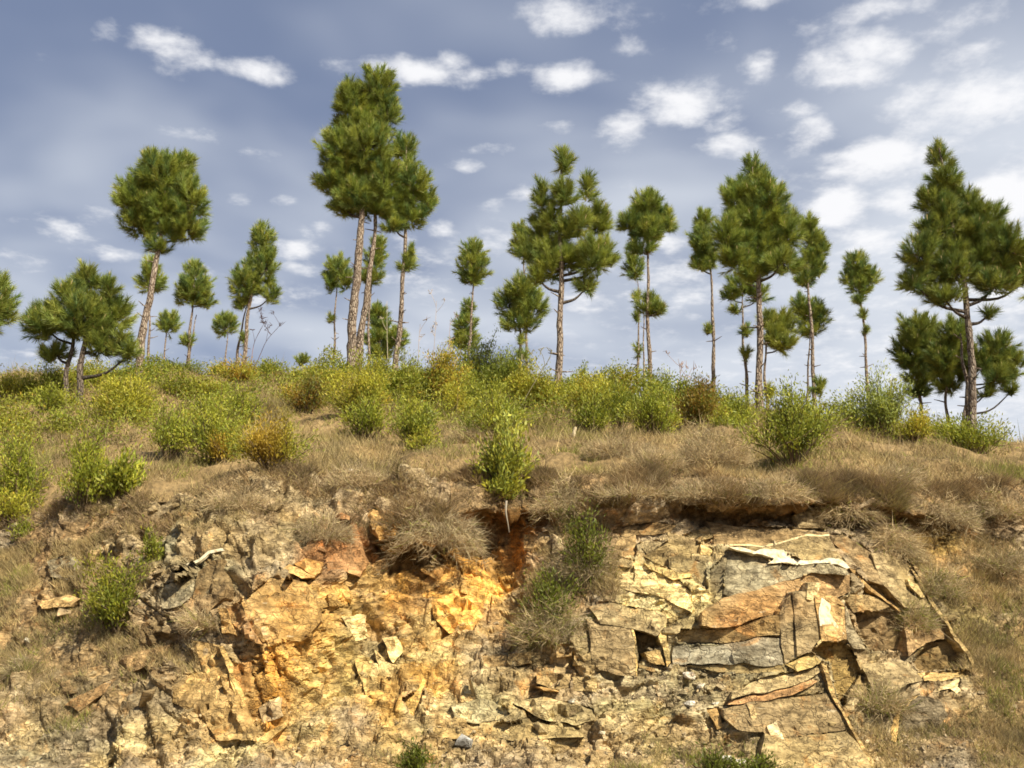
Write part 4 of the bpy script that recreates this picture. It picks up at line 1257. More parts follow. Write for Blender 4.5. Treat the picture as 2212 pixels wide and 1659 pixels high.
pine('pine at the left edge, cut off by the frame', [[(-30, 850), (-28, 700), (-25, 600)]], [(-25, 660, 68, 76), (-30, 610, 40, 40)], 27, 18, seed=1)
pine('low broad dark pine with two stems at the left, its foot in the grass', [[(165, 890), (178, 800), (190, 700), (192, 600)], [(138, 880), (150, 790), (160, 730), (150, 650)]],
     [(170, 690, 75, 62), (188, 612, 34, 48), (95, 700, 48, 52), (250, 690, 40, 60), (280, 765, 30, 34), (120, 765, 38, 30), (215, 750, 45, 40), (140, 640, 30, 34), (235, 625, 28, 30)], None, 20, seed=2, dark_bark=.5, stubs=.3, tone=.95)
pine('tall pine with one round ball of a crown, left of the group of small pines', [[(297, 835), (306, 760), (318, 680), (336, 560), (345, 500), (350, 400)]],
     [(350, 385, 70, 66), (290, 430, 50, 56), (412, 440, 46, 66), (300, 490, 48, 44), (405, 495, 55, 36), (355, 450, 60, 50), (330, 355, 38, 36), (390, 365, 40, 40), (345, 538, 36, 12)], None, 23, seed=3)
pine('small pine crown half hidden behind the trunk of the round crowned pine', [[(318, 800), (322, 660), (325, 600)]], [(322, 612, 38, 40), (325, 575, 24, 28)], 42, 9, seed=4)
pine('smallest round pine on a thin stem between two others on the left skyline', [[(353, 800), (358, 750), (363, 690)]], [(364, 700, 29, 34)], 62, 8, seed=5)
pine('small pine with a tuft low on its forked stem, left skyline', [[(400, 805), (410, 740), (418, 660), (420, 600)], [(408, 790), (416, 740), (424, 680)]], [(420, 625, 44, 48), (420, 585, 26, 28), (395, 640, 24, 30), (445, 650, 22, 32), (405, 738, 20, 18)], 45, 12, seed=6)
pine('two-lobed slanting pine, tallest of the small ones on the left', [[(523, 800), (535, 700), (548, 620), (570, 500)], [(511, 795), (522, 720), (532, 650)]], [(567, 520, 32, 46), (575, 580, 34, 50), (530, 615, 40, 46), (585, 640, 24, 30), (525, 660, 25, 20), (528, 735, 10, 16)], 39, 13, seed=7)
pine('little dark pine just left of the slanting two-lobed pine', [[(485, 800), (489, 745), (490, 700)]], [(488, 705, 32, 32)], 58, 7, seed=8)
pine('tiny pine poking over the crest left of the tallest pine', [[(652, 800), (652, 775)]], [(652, 780, 19, 15)], 58, 5, seed=9, tuft=.4, stubs=0)
pine('tallest pine with a massive crown and two bare trunks', [[(760, 815), (766, 690), (772, 560), (780, 460), (800, 160)], [(776, 805), (786, 690), (800, 560), (808, 480), (820, 360)]],
     [(815, 195, 50, 62), (838, 250, 36, 50), (758, 225, 48, 64), (735, 330, 56, 66), (795, 320, 66, 70), (720, 395, 48, 44), (830, 390, 46, 66), (770, 425, 56, 44), (745, 450, 40, 30), (815, 455, 44, 30), (785, 265, 40, 50)], None, 26, seed=10, dens=1.1)
pine('pine right behind the tallest one, crown tapering to the right', [[(857, 800), (863, 700), (870, 560), (876, 470), (880, 310)]],
     [(872, 325, 34, 44), (888, 400, 46, 54), (848, 440, 44, 50), (922, 440, 26, 38), (882, 470, 46, 34), (850, 490, 34, 20), (880, 575, 20, 24), (888, 545, 10, 14)], 30.5, 15, seed=11)
pine('thin pine with a bare white stem left of the tallest pine', [[(718, 800), (724, 700), (728, 640), (732, 570)]], [(730, 585, 34, 40), (715, 610, 24, 30), (745, 610, 20, 30), (714, 690, 7, 11)], 45, 8, seed=12)
pine('pine seen behind the twin trunks of the tallest pine', [[(795, 800), (800, 660), (808, 540)]], [(810, 560, 28, 56), (800, 600, 34, 26), (820, 530, 16, 28)], 44, 9, seed=13)
pine('bushy low pine right of the twin trunks, almost without a stem', [[(822, 800), (820, 740), (815, 670)]], [(815, 690, 30, 40), (812, 735, 32, 28), (855, 732, 30, 28), (820, 765, 34, 20)], 48, 9, seed=14, stubs=.3)
pine('slender pine with a small egg shaped crown in the middle', [[(1014, 790), (1017, 700), (1020, 620), (1022, 530)]], [(1022, 548, 32, 38), (1022, 580, 44, 36), (1018, 605, 30, 16)], 48, 10, seed=15)
pine('cone shaped pine low behind the slender middle one', [[(1003, 800), (1004, 740), (1008, 660)]], [(1010, 665, 18, 26), (1005, 705, 30, 34), (1003, 740, 36, 26)], 58, 8, seed=16, stubs=0)
pine('compact round pine left of the branching central pine', [[(1119, 800), (1122, 735), (1125, 620)]], [(1125, 625, 40, 38), (1100, 660, 36, 46), (1150, 660, 40, 46), (1120, 700, 46, 34), (1130, 770, 20, 14)], 37, 11, seed=17, dark_bark=.5)
pine('central pine with three pointed spires and a straight bare trunk', [[(1203, 880), (1206, 760), (1208, 640), (1212, 560), (1217, 330)]],
     [(1217, 352, 25, 44), (1218, 425, 34, 44), (1172, 430, 24, 54), (1268, 410, 24, 50), (1290, 480, 36, 54), (1165, 500, 34, 46), (1185, 570, 44, 56), (1140, 545, 34, 34), (1280, 560, 50, 54), (1312, 555, 26, 46), (1225, 500, 30, 36), (1268, 620, 30, 22), (1160, 600, 26, 26), (1195, 475, 34, 40), (1250, 480, 32, 42), (1225, 560, 42, 40), (1195, 535, 34, 34)], None, 20, seed=18, dens=1.15, warm=.12, tuft=.47, fill=False)
pine('pine half hidden at the left of the central spired pine', [[(1136, 800), (1136, 680), (1132, 560), (1128, 490)]], [(1122, 515, 22, 46), (1118, 540, 20, 26)], 40, 9, seed=19)
pine('pine with a spreading head and a separate lower tuft, right of the central one', [[(1402, 840), (1403, 720), (1401, 600), (1398, 440)]], [(1398, 445, 42, 34), (1360, 485, 30, 40), (1440, 480, 28, 42), (1400, 505, 44, 36), (1385, 540, 36, 18), (1405, 665, 34, 30), (1425, 670, 16, 14)], 33, 13, seed=20)
pine('thin companion pine close to the left of the spreading pine', [[(1380, 840), (1379, 720), (1377, 600)], [(1394, 835), (1390, 760), (1386, 640)]], [(1372, 582, 28, 32), (1362, 560, 18, 18), (1377, 645, 12, 20), (1376, 690, 12, 14), (1378, 760, 9, 18)], 39, 9, seed=21)
pine('narrow pine on a long thin straight stem, left of the dense cone pine', [[(1546, 845), (1541, 740), (1536, 640), (1530, 560), (1525, 470)]], [(1522, 480, 24, 36), (1518, 530, 36, 44), (1512, 575, 26, 22), (1540, 560, 20, 26), (1530, 715, 6, 11)], 35, 12, seed=22)
pine('dense cone shaped pine, largest right of the centre', [[(1646, 900), (1641, 740), (1636, 620), (1632, 540), (1628, 360)]],
     [(1626, 375, 36, 44), (1595, 430, 50, 50), (1660, 430, 52, 60), (1630, 470, 56, 54), (1570, 510, 40, 60), (1700, 505, 40, 64), (1640, 545, 56, 50), (1590, 565, 50, 34), (1690, 570, 46, 34), (1625, 600, 34, 16)], None, 20, seed=23, dens=1.05)
pine('pine emerging behind the right shoulder of the dense cone pine', [[(1756, 850), (1752, 740), (1749, 640), (1746, 480)]], [(1748, 490, 28, 36), (1758, 540, 36, 40), (1740, 580, 38, 32), (1770, 580, 22, 26), (1738, 612, 26, 16)], 35, 12, seed=24)
pine('sparse thin pine under the left side of the dense cone pine', [[(1612, 890), (1609, 760), (1606, 680), (1604, 615)]], [(1600, 620, 36, 30), (1575, 640, 26, 18), (1640, 640, 26, 30), (1590, 670, 16, 14), (1612, 770, 14, 20), (1612, 720, 14, 20)], 33, 11, seed=25, dens=.8)
pine('yellow green young pine at the right foot of the dense cone pine', [[(1656, 880), (1655, 780), (1657, 680)]], [(1692, 705, 38, 34), (1660, 700, 24, 30), (1690, 745, 34, 24), (1672, 735, 26, 24), (1660, 850, 10, 22)], 32, 10, seed=26, warm=.35)
pine('dark compact pine with a bluish stem between the dense pine and the lone pine', [[(1746, 880), (1745, 790), (1747, 700)]], [(1748, 680, 40, 38), (1725, 660, 24, 28), (1772, 690, 24, 34), (1750, 715, 36, 18)], 43, 9, seed=27, dark_bark=.7)
pine('tiny dark pine sprouting beside the big bright shrub', [[(1768, 885), (1768, 840)]], [(1768, 838, 17, 26)], 33, 6, seed=28, tuft=.36, stubs=0)
pine('lone small pine on a long bare stem right of the dense group', [[(1873, 840), (1867, 740), (1861, 670), (1852, 560)]], [(1850, 572, 30, 34), (1880, 605, 28, 28), (1835, 605, 26, 28), (1860, 625, 30, 24), (1855, 650, 18, 14), (1865, 683, 13, 12), (1868, 718, 9, 11)], 42, 11, seed=29, tone=1.1)
pine('large dark pine at the right edge with a tapering pointed top', [[(2108, 948), (2101, 850), (2093, 740), (2082, 640), (2060, 480), (2032, 320)], [(2092, 945), (2086, 830), (2078, 720)]],
     [(2030, 340, 30, 38), (2042, 392, 44, 32), (2015, 440, 46, 44), (2085, 450, 52, 50), (2140, 470, 40, 50), (2040, 500, 60, 50), (1990, 550, 46, 50), (2105, 545, 62, 54), (2060, 590, 60, 44), (2175, 540, 54, 64), (1975, 615, 40, 32), (2150, 615, 50, 34), (2040, 645, 50, 22), (2220, 600, 50, 60), (2135, 680, 16, 14)], None, 21, seed=30, tone=.9, dark_bark=.7)
pine('bushy low pine under the left side of the right edge pine', [[(1990, 940), (1988, 870), (1985, 720)]], [(1985, 715, 46, 42), (1965, 765, 44, 44), (2010, 760, 40, 50), (1990, 815, 40, 26), (1985, 850, 30, 14)], 33, 11, seed=31, tone=.9, dark_bark=.6)
pine('bushy pine behind the trunk of the right edge pine', [[(2050, 945), (2046, 870), (2050, 740)]], [(2060, 730, 44, 44), (2035, 780, 40, 50), (2080, 790, 40, 50), (2050, 835, 36, 24)], 31.5, 11, seed=32, tone=.9, dark_bark=.6)
pine('lowest pine at the right edge with branches hanging outwards', [[(2083, 940), (2090, 860), (2120, 760)]], [(2150, 755, 46, 46), (2120, 780, 34, 40), (2190, 790, 30, 40), (2150, 815, 40, 26), (2185, 845, 20, 14), (2130, 850, 22, 16)], 30.5, 11, seed=33, tone=.85, dark_bark=.6, dens=.85)

# ------------------------------------------------------------------ green shrubs
LANCE, SMALL, AIRY = 'lance', 'small', 'airy'


def leaf_mesh(P, D_, L, W, col, r):
    """folded lance leaves: two triangles each"""
    n = len(P)
    S = np.cross(D_, r.normal(0, 1, (n, 3))); S /= np.linalg.norm(S, axis=1)[:, None] + 1e-9
    mid = P + D_ * (L * .45)[:, None]
    tip = P + D_ * L[:, None]; tip[:, 2] -= 0.12 * L
    V = np.stack([P, mid + S * W[:, None], tip, mid - S * W[:, None]], 1).reshape(-1, 3)
    F = np.arange(4 * n).reshape(-1, 4)
    return V, F, np.repeat(col, 4, 0)


GREEN = np.array((0.26, 0.30, 0.034)); YELL = np.array((0.42, 0.40, 0.045)); DKGR = np.array((0.15, 0.18, 0.028)); RUST = np.array((0.42, 0.22, 0.03)); PALE = np.array((0.30, 0.35, 0.085)); GOLD = np.array((0.48, 0.35, 0.045))
MIX = {'green': ((GREEN, .6), (YELL, .25), (DKGR, .15)), 'yellow': ((YELL, .6), (GREEN, .3), (GOLD, .1)), 'rust': ((RUST, .22), (YELL, .36), (GOLD, .2), (GREEN, .22)),
       'brown': ((RUST * .6, .34), (DKGR, .36), (GOLD * .6, .30)), 'dark': ((DKGR, .6), (GREEN, .4)), 'pale': ((PALE, .7), (YELL, .15), (GREEN, .15)), 'lance': ((YELL, .55), (PALE, .35), (GREEN, .1))}


def shrub(label, x0, x1, ytop, ybase, tone='green', kind=SMALL, dens=1.0, Y=None, seed=0, group='green shrubs on the hillside', lean=0.0, split=None, bright=1.0):
    r = np.random.default_rng(1000 + seed)
    xc = (x0 + x1) / 2
    if Y is None:
        yy = ybase
        while hit(xc, yy) is None:
            yy += 3
        h = hit(xc, yy)
    else:
        h = at(xc, ybase, Y); h[2] = ground_z(h[0], Y)
    base = h - np.array((0, 0, 0.06))
    sc = h[1] / FPX
    top = at(xc, ytop, h[1])[2]
    face_ = ybase > 1060
    H = (1.0 if face_ else (1.28 if (Y is not None or ybase < 940) else 1.12)) * max(top - base[2], 0.25); Wd = (1.0 if face_ else 1.3) * (x1 - x0) * sc
    root = link('shrub', None, None, label, 'shrub', group, loc=base)
    ns = int(12 + 10 * Wd)
    stems, tips = [], []
    for i in range(ns):
        a = r.uniform(0, 2 * math.pi); q = r.uniform(0, 1) ** .6
        ex, ey = math.cos(a) * q * Wd * r.uniform(.36, .56), math.sin(a) * q * min(Wd, 1.6) * .42
        ez = H * (1.0 - 0.55 * q ** 2.2) * r.uniform(.40, 1.08)
        b = np.array((ex * .12 + r.normal(0, .04) * Wd * .5, ey * .12, 0))
        e = np.array((ex + lean * ez, ey, ez))
        m = b * .4 + e * .6 + np.array((ex * -.12, ey * -.12, 0.05 * H)) + r.normal(0, .04, 3)
        pth = smooth_path([b, m, e], 7)
        stems.append(tube(pth, np.linspace(.013, .004, 7), 3)); tips.append(pth)
        for k in range(2):                       # side shoots
            s = pth[r.integers(2, 5)]
            e2 = s + np.array((r.normal(0, .22) * Wd * .6, r.normal(0, .2), r.uniform(.1, .35) * H))
            e2[2] = min(e2[2], H * 1.02)
            p2 = smooth_path([s, (s + e2) / 2 + r.normal(0, .03, 3), e2], 5)
            stems.append(tube(p2, np.linspace(.007, .003, 5), 3)); tips.append(p2)
    V, F = join(stems)
    link('stems', make_mesh('stems', V, F, M_TWIG, np.full((len(V), 3), (0.14, 0.10, 0.06))), root)
    LL = {'lance': .125, 'small': .082, 'airy': .070}[kind] * (h[1] / 22) ** .35
    WW = {'lance': .15, 'small': .14, 'airy': .20}[kind]
    nl = int(dens * (900 + 2300 * Wd * H) * {'lance': .55, 'small': 1.0, 'airy': .6}[kind])
    nl = min(nl, 9000)
    tipden = r.uniform(.15, 1.7, len(tips)); pick = r.choice(len(tips), nl, p=tipden / tipden.sum())
    tt = r.uniform(0.22, 1.0, nl) ** .8
    allp = [np.asarray(t) for t in tips]
    P = np.empty((nl, 3)); T = np.empty((nl, 3))
    for i in range(len(allp)):
        m = np.where(pick == i)[0]
        if not len(m):
            continue
        p = allp[i]; u = tt[m] * (len(p) - 1); k = np.minimum(u.astype(int), len(p) - 2); f = (u - k)[:, None]
        P[m] = p[k] * (1 - f) + p[k + 1] * f
        T[m] = p[k + 1] - p[k]
    T /= np.linalg.norm(T, axis=1)[:, None] + 1e-9
    P = P + r.normal(0, 1, (nl, 3)) * (.035 + .035 * min(Wd, 1.5))
    P[:, 2] = np.maximum(P[:, 2], 0.03)
    Dd = T * .8 + r.normal(0, .45, (nl, 3)) + np.array((0, 0, .5)); Dd /= np.linalg.norm(Dd, axis=1)[:, None]
    L = LL * r.uniform(.6, 1.3, nl)
    cols = np.array([c for c, _ in MIX[tone]]); wts = np.array([k for _, k in MIX[tone]])
    stemcol = cols[r.choice(len(cols), len(tips), p=wts / wts.sum())]
    leafcol = cols[r.choice(len(cols), nl, p=wts / wts.sum())]
    c = .5 * stemcol[pick] + .5 * leafcol
    if split is not None:                         # one side of the bush has turned rusty
        m = smooth(np.abs(P[:, 0] / Wd - split), .28, .05)[:, None] * .85
        c = c * (1 - m) + m * (GOLD * .6 + RUST * .4)
    c = np.clip(c * r.uniform(.7, 1.3, (nl, 1)) * bright, .005, .7)
    V, F, cc = leaf_mesh(P, Dd, L, L * WW, c, r)
    link('foliage', make_mesh('foliage', V, F, M_LEAF, cc), root)
    return root


SH = [
    ('big bright green shrub with a dark hollow beneath, on the lip right of centre', 1590, 1840, 845, 1000, 'green', SMALL, 1.15, None),
    ('pale grey green shrub right of the big bright one, under the lone pine', 1822, 2000, 808, 945, 'pale', SMALL, .9, None),
    ('green shrub round the foot of the right edge pine', 2020, 2200, 900, 985, 'green', SMALL, .9, None),
    ('rusty brown rounded shrub on the crest, left of the narrow pine stem', 1455, 1565, 838, 930, 'brown', SMALL, 1.2, None),
    ('bright green spreading shrub just left of the rusty brown one', 1350, 1475, 832, 945, 'green', SMALL, 1.1, None),
    ('yellow tinged shrub at the foot of the central spired pine, right side', 1225, 1345, 805, 905, 'yellow', SMALL, 1.0, None),
    ('green shrub between the central pine and the spreading pine', 1285, 1390, 835, 925, 'green', SMALL, 1, None),
    ('long leaved yellow green shrub leaning over the lip above the gully', 1020, 1168, 880, 1066, 'lance', LANCE, 1.0, None),
    ('small tuft of long pale leaves hanging over the gully edge', 1045, 1130, 1030, 1076, 'lance', LANCE, 1.2, None),
    ('thin green shrub rising behind the long leaved one', 1000, 1140, 840, 960, 'green', SMALL, .8, 19),
    ('dense olive shrub on the crest below the compact round pine', 1035, 1150, 775, 880, 'dark', SMALL, 1.1, 27),
    ('airy bluish green small tree on the crest right of the dead stalks', 975, 1095, 735, 860, 'pale', AIRY, .9, 28),
    ('golden rust tinted shrub on the crest at the dead stalks', 905, 1000, 770, 890, 'rust', SMALL, 1.1, 26),
    ('green shrub on the crest left of the golden one', 830, 920, 785, 900, 'green', SMALL, 1, 26),
    ('tall loose green shrub below the golden one', 850, 945, 850, 965, 'green', SMALL, 1, None),
    ('bright yellow green shrub at the foot of the tallest pine', 705, 850, 795, 915, 'yellow', SMALL, 1.2, None),
    ('dry brownish shrub left of the yellow one at the tallest pine', 610, 715, 815, 900, 'brown', SMALL, .7, None),
    ('small orange leaved bush at the left of the dry brownish shrub', 600, 660, 840, 890, 'rust', SMALL, .9, None),
    ('round shrub turned half orange on the edge of the outcrop', 490, 690, 905, 1010, 'green', SMALL, 1.1, None),
    ('rust red shrub on the skyline under the slanting two-lobed pine', 470, 560, 785, 835, 'rust', SMALL, 1, 29),
    ('green skyline shrub just right of the rust red one', 545, 625, 790, 840, 'green', SMALL, 1, 30),
    ('loose tall green shrub in the middle of the left slope', 385, 520, 850, 1000, 'green', SMALL, .8, None),
    ('loose green shrub left of the middle one on the left slope', 300, 420, 870, 990, 'green', SMALL, .75, None),
    ('dark bottomed shrub under the round crowned pine', 190, 345, 830, 920, 'yellow', SMALL, 1.15, None),
    ('tall dark green shrub on the left above the outcrop', 110, 240, 905, 1105, 'green', SMALL, 1.1, None),
    ('bright green shrub leaning right from the tall dark one', 195, 310, 960, 1080, 'green', LANCE, 1.1, None),
    ('tall green shrub at the left edge of the picture', -40, 90, 905, 1110, 'green', SMALL, 1.0, None),
    ('low yellowish shrub in front of the tall one at the left edge', -30, 80, 1040, 1130, 'yellow', SMALL, .8, None),
    ('yellow green shrub on the skyline at the left edge', -10, 80, 812, 872, 'yellow', SMALL, 1, None),
    ('green skyline shrub left of the low broad pine', 60, 150, 808, 870, 'green', SMALL, .9, None),
    ('yellow green shrub behind the stems of the low broad pine', 130, 260, 805, 870, 'yellow', SMALL, 1, 29),
    ('low rounded olive shrub on the skyline under the small forked pine', 330, 450, 790, 830, 'dark', SMALL, 1, 32),
    ('small green skyline shrub between the forked and the two-lobed pines', 440, 490, 795, 830, 'green', SMALL, .9, 32),
    ('green skyline shrub between the tiny pine and the thin white stem', 625, 715, 798, 850, 'yellow', SMALL, .9, 30),
    ('small green shrub right of the foot of the tallest pine', 780, 850, 785, 850, 'green', SMALL, 1, 29),
    ('rounded green bush clinging to the rock on the lower left', 155, 340, 1200, 1355, 'green', SMALL, 1.2, None),
    ('slim green weed standing above the lower left bush', 300, 350, 1140, 1220, 'green', SMALL, .6, None),
    ('thin brownish green bush in the middle of the rock face', 1125, 1265, 1205, 1350, 'dark', SMALL, .55, None),
    ('wispy bush hanging below the lip right of the gully', 1200, 1330, 1085, 1260, 'dark', SMALL, .5, None),
    ('small dark green bush at the bottom, left of centre', 860, 935, 1600, 1668, 'dark', SMALL, 1.0, None),
    ('low green weeds at the bottom beside the lower block', 1490, 1600, 1612, 1672, 'dark', SMALL, .7, None),
    ('low green weeds at the bottom, nearest the edge slab', 1590, 1680, 1630, 1675, 'dark', SMALL, .6, None),
    ('low green bush in dry grass left of the shrub at the right edge pine', 1935, 2015, 890, 950, 'yellow', SMALL, .8, 22),
    ('pale upright bush on the skyline left of the spreading pine', 1295, 1350, 795, 870, 'pale', AIRY, .9, 32),
    ('pale bush just right of the central pine on the skyline', 1228, 1280, 795, 860, 'pale', AIRY, .9, 32),
    ('thin pale bush behind the foot of the spreading pine', 1405, 1460, 795, 860, 'pale', AIRY, .8, 33),
    ('low green shrub between the rusty one and the big bright one', 1555, 1640, 865, 930, 'green', SMALL, 1, None),
    ('yellow green shrub at the foot of the central pine, left side', 1130, 1215, 815, 915, 'yellow', SMALL, 1, 25),
    ('olive shrub under the golden one on the crest', 930, 1040, 835, 920, 'yellow', SMALL, .9, 23),
    ('green shrub below the bright yellow one at the tallest pine', 740, 850, 860, 945, 'green', SMALL, .9, None),
    ('sparse green shrub below the rust red skyline shrub', 470, 570, 850, 920, 'green', SMALL, .6, None),
    ('small yellow weed on the grass above the ridged outcrop', 880, 960, 940, 975, 'yellow', SMALL, .7, None),
    ('green skyline shrub right below the tallest pine, beside its yellow neighbour', 845, 930, 800, 880, 'green', SMALL, 1, 27),
    ('yellow green skyline shrub left of the foot of the tallest pine', 660, 760, 805, 870, 'yellow', SMALL, 1, 28),
    ('green shrub filling the crest below the airy bluish tree', 985, 1080, 815, 900, 'green', SMALL, 1, 25),
    ('tall yellow green shrub right of the dense olive one', 1090, 1180, 800, 905, 'yellow', SMALL, 1, 25.5),
    ('green shrub on the crest straight behind the central pine trunk', 1180, 1260, 825, 905, 'green', SMALL, 1, 26),
    ('low green shrub in front of the yellow tinged one', 1240, 1330, 860, 930, 'green', SMALL, .9, 21),
    ('golden tinted shrub between the yellow tinged and the bright spreading shrubs', 1310, 1380, 825, 890, 'rust', SMALL, .9, 26.5),
    ('yellow green shrub in front of the bright spreading one', 1390, 1470, 875, 950, 'yellow', SMALL, .9, 20.5),
    ('green shrub behind the rusty brown one', 1440, 1530, 835, 900, 'green', SMALL, 1, 27),
    ('small green shrub left of the big bright one, low in the grass', 1530, 1610, 890, 950, 'green', SMALL, .8, 20),
    ('green shrub right of the yellow skyline shrub at the left edge', 60, 150, 840, 900, 'green', SMALL, .9, None),
    ('yellow green shrub between the low broad pine and the round crowned pine', 215, 300, 825, 890, 'yellow', SMALL, 1, 27),
    ('green shrub right of the round crowned pine trunk', 320, 420, 835, 905, 'green', SMALL, .9, 27),
    ('sparse yellow shrub in the upper middle of the left slope', 420, 500, 830, 890, 'yellow', SMALL, .8, 27),
    ('green shrub behind the loose tall one on the left slope', 440, 540, 880, 950, 'green', SMALL, .7, 23),
    ('leafy green shrub left of the half orange one', 440, 530, 930, 1000, 'green', SMALL, .8, None),
    ('leafy yellow shrub at the left edge above the tall one', -30, 60, 900, 980, 'yellow', SMALL, .9, 22),
    ('small green weed low in the grass at the left', 20, 70, 1110, 1170, 'green', SMALL, .6, None),
]
for i, (lb, x0, x1, yt, yb, tn, kd, dn, Yv) in enumerate(SH):
    shrub(lb, x0, x1, yt, yb, tn, kd, dn, Yv, seed=i, bright=(.72 if (yb > 1150 or 'wispy' in lb) else 1.0), split=(-.05 if 'half orange' in lb else None), lean=(.25 if 'leaning right' in lb else 0.0))


# ------------------------------------------------------------------ dry brush
def dry_shrub(label, x0, x1, ytop, ybase, seed, droop=0.0, green=0.0, Y=None, n=None):
    r = np.random.default_rng(3000 + seed)
    xc = (x0 + x1) / 2
    h = hit(xc, ybase) if Y is None else at(xc, ybase, Y)
    base = h + np.array((0, 0.05, -0.04))
    sc = h[1] / FPX
    H = max(at(xc, ytop, h[1])[2] - base[2], .2); Wd = (x1 - x0) * sc
    n = n or int(1500 + 3600 * Wd * max(H, .5))
    H *= .85
    a = r.uniform(0, 2 * math.pi, n); q = r.uniform(0, 1, n) ** .6
    zf = r.uniform(0, 1, n)
    S = np.stack([np.cos(a) * q * Wd * .50, np.sin(a) * q * Wd * .42 - .1 * Wd * droop, H * .55 * zf * (1 - .45 * q ** 2)], 1)
    S[:, 2] -= droop * q ** 2 * H * r.uniform(.2, .9, n)
    outd = np.stack([np.cos(a) * q, np.sin(a) * q, .45 - .35 * droop + zf * .3], 1)
    dr_ = outd * .7 + r.normal(0, .42, (n, 3)); dr_ /= np.linalg.norm(dr_, axis=1)[:, None]
    L = (r.uniform(.08, .26, n) * np.where(r.random(n) < .12, 2.0, 1.0))[:, None] * (0.6 + .4 * min(H, 1.2))
    lump = np.clip(1 + .9 * fbm(S * 3.2 + seed, 3, 66), .15, 1.9); S[:, 2] *= lump
    E = S + dr_ * L
    M_ = .5 * (S + E) + r.normal(0, .022, (n, 3))
    E[:, 2] -= droop * .08
    D1 = E - S
    W1 = np.cross(D1, r.normal(0, 1, (n, 3))); W1 /= np.linalg.norm(W1, axis=1)[:, None] + 1e-9
    hw = r.uniform(.0022, .0050, n)[:, None]
    V = np.stack([S - W1 * hw, S + W1 * hw, E], 1).reshape(-1, 3)
    F = np.arange(3 * n).reshape(-1, 3)
    ca, cb, cg = np.array((0.54, 0.44, 0.25)), np.array((0.34, 0.26, 0.165)), np.array((0.24, 0.26, 0.05))
    m = r.random((n, 1)); c = ca * m + cb * (1 - m)
    g = (r.random((n, 1)) < green); c = np.where(g, cg, c) * r.uniform(.75, 1.3, (n, 1))
    me = make_mesh('dry_shrub', V, F, M_STRAW, np.repeat(c, 3, 0))
    return link('dry_shrub', me, None, label, 'dry shrub', 'dry brown brush along the lip', loc=base)


DRY = [
    ('large brown dry bush hanging over the rock left of the gully', 840, 1045, 1035, 1150, .9, .05),
    ('brown dry bush on the lip just right of the long leaved shrub', 1150, 1290, 1000, 1090, .7, .08),
    ('grey brown twiggy bush on the grass right of the white stick', 1260, 1400, 915, 985, 0, .02),
    ('tall brown dry bush below the rusty brown shrub', 1470, 1620, 890, 1000, 0, .03),
    ('brown dry mat on the lip over the dark undercut, left end', 1290, 1450, 1015, 1095, .6, .06),
    ('brown dry mat on the lip over the dark undercut, middle', 1440, 1600, 1020, 1098, .6, .04),
    ('brown dry mat on the lip below the big bright shrub', 1590, 1750, 1015, 1098, .6, .05),
    ('tangled dry bush falling over the right end of the undercut', 1740, 1900, 1010, 1105, .9, .06),
    ('grey dry bush trailing down beside the right end of the block', 1860, 1985, 1050, 1170, 1.0, .06),
    ('dry bush in the grass above the trailing one at the right', 1840, 1990, 960, 1040, .2, .06),
    ('dry bush at the right edge of the picture', 2080, 2230, 1020, 1105, .5, .08),
    ('dry bush right of the trailing one, over the brown hollow', 1980, 2110, 1040, 1115, .7, .06),
    ('dull dry bush low on the right slope', 1960, 2080, 1170, 1280, .2, .2),
    ('dull olive dry bush beside the end of the block', 1930, 2020, 1240, 1350, .2, .25),
    ('dry bush on the right edge slope, higher', 2090, 2220, 1140, 1230, .2, .12),
    ('dry bush on the grass above the outcrop left of the gully', 700, 850, 980, 1050, .1, .03),
    ('dry tuft on the bare outcrop in the left middle', 640, 760, 1080, 1160, .2, .05),
    ('dry tuft at the upper left end of the outcrop', 440, 580, 1030, 1095, .2, .05),
    ('dry tuft right of the lower left bush', 390, 500, 1290, 1350, .1, .08),
    ('dry tuft near the left edge beside a dark hollow', 10, 90, 1390, 1450, .2, .15),
    ('dry grass bush round the thin brownish green bush', 1110, 1280, 1240, 1370, .3, .2),
    ('dry grass clump hanging with the wispy bush', 1200, 1340, 1110, 1230, .5, .15),
    ('dry tuft on the grass above the ridged outcrop', 960, 1080, 890, 960, 0, .1),
    ('dry brown bush on the grass left of the big bright shrub', 1360, 1480, 940, 1010, 0, .05),
    ('small dry tuft at the lower right beside the boulder', 1850, 1960, 1450, 1530, .1, .2),
]
for i, (lb, x0, x1, yt, yb, dr, gr) in enumerate(DRY):
    mat_ = 'mat on the lip' in lb
    dry_shrub(lb, x0, x1, yt - (14 if mat_ else 0), yb - (26 if mat_ else 0), i, dr * (.4 if mat_ else .85), gr)


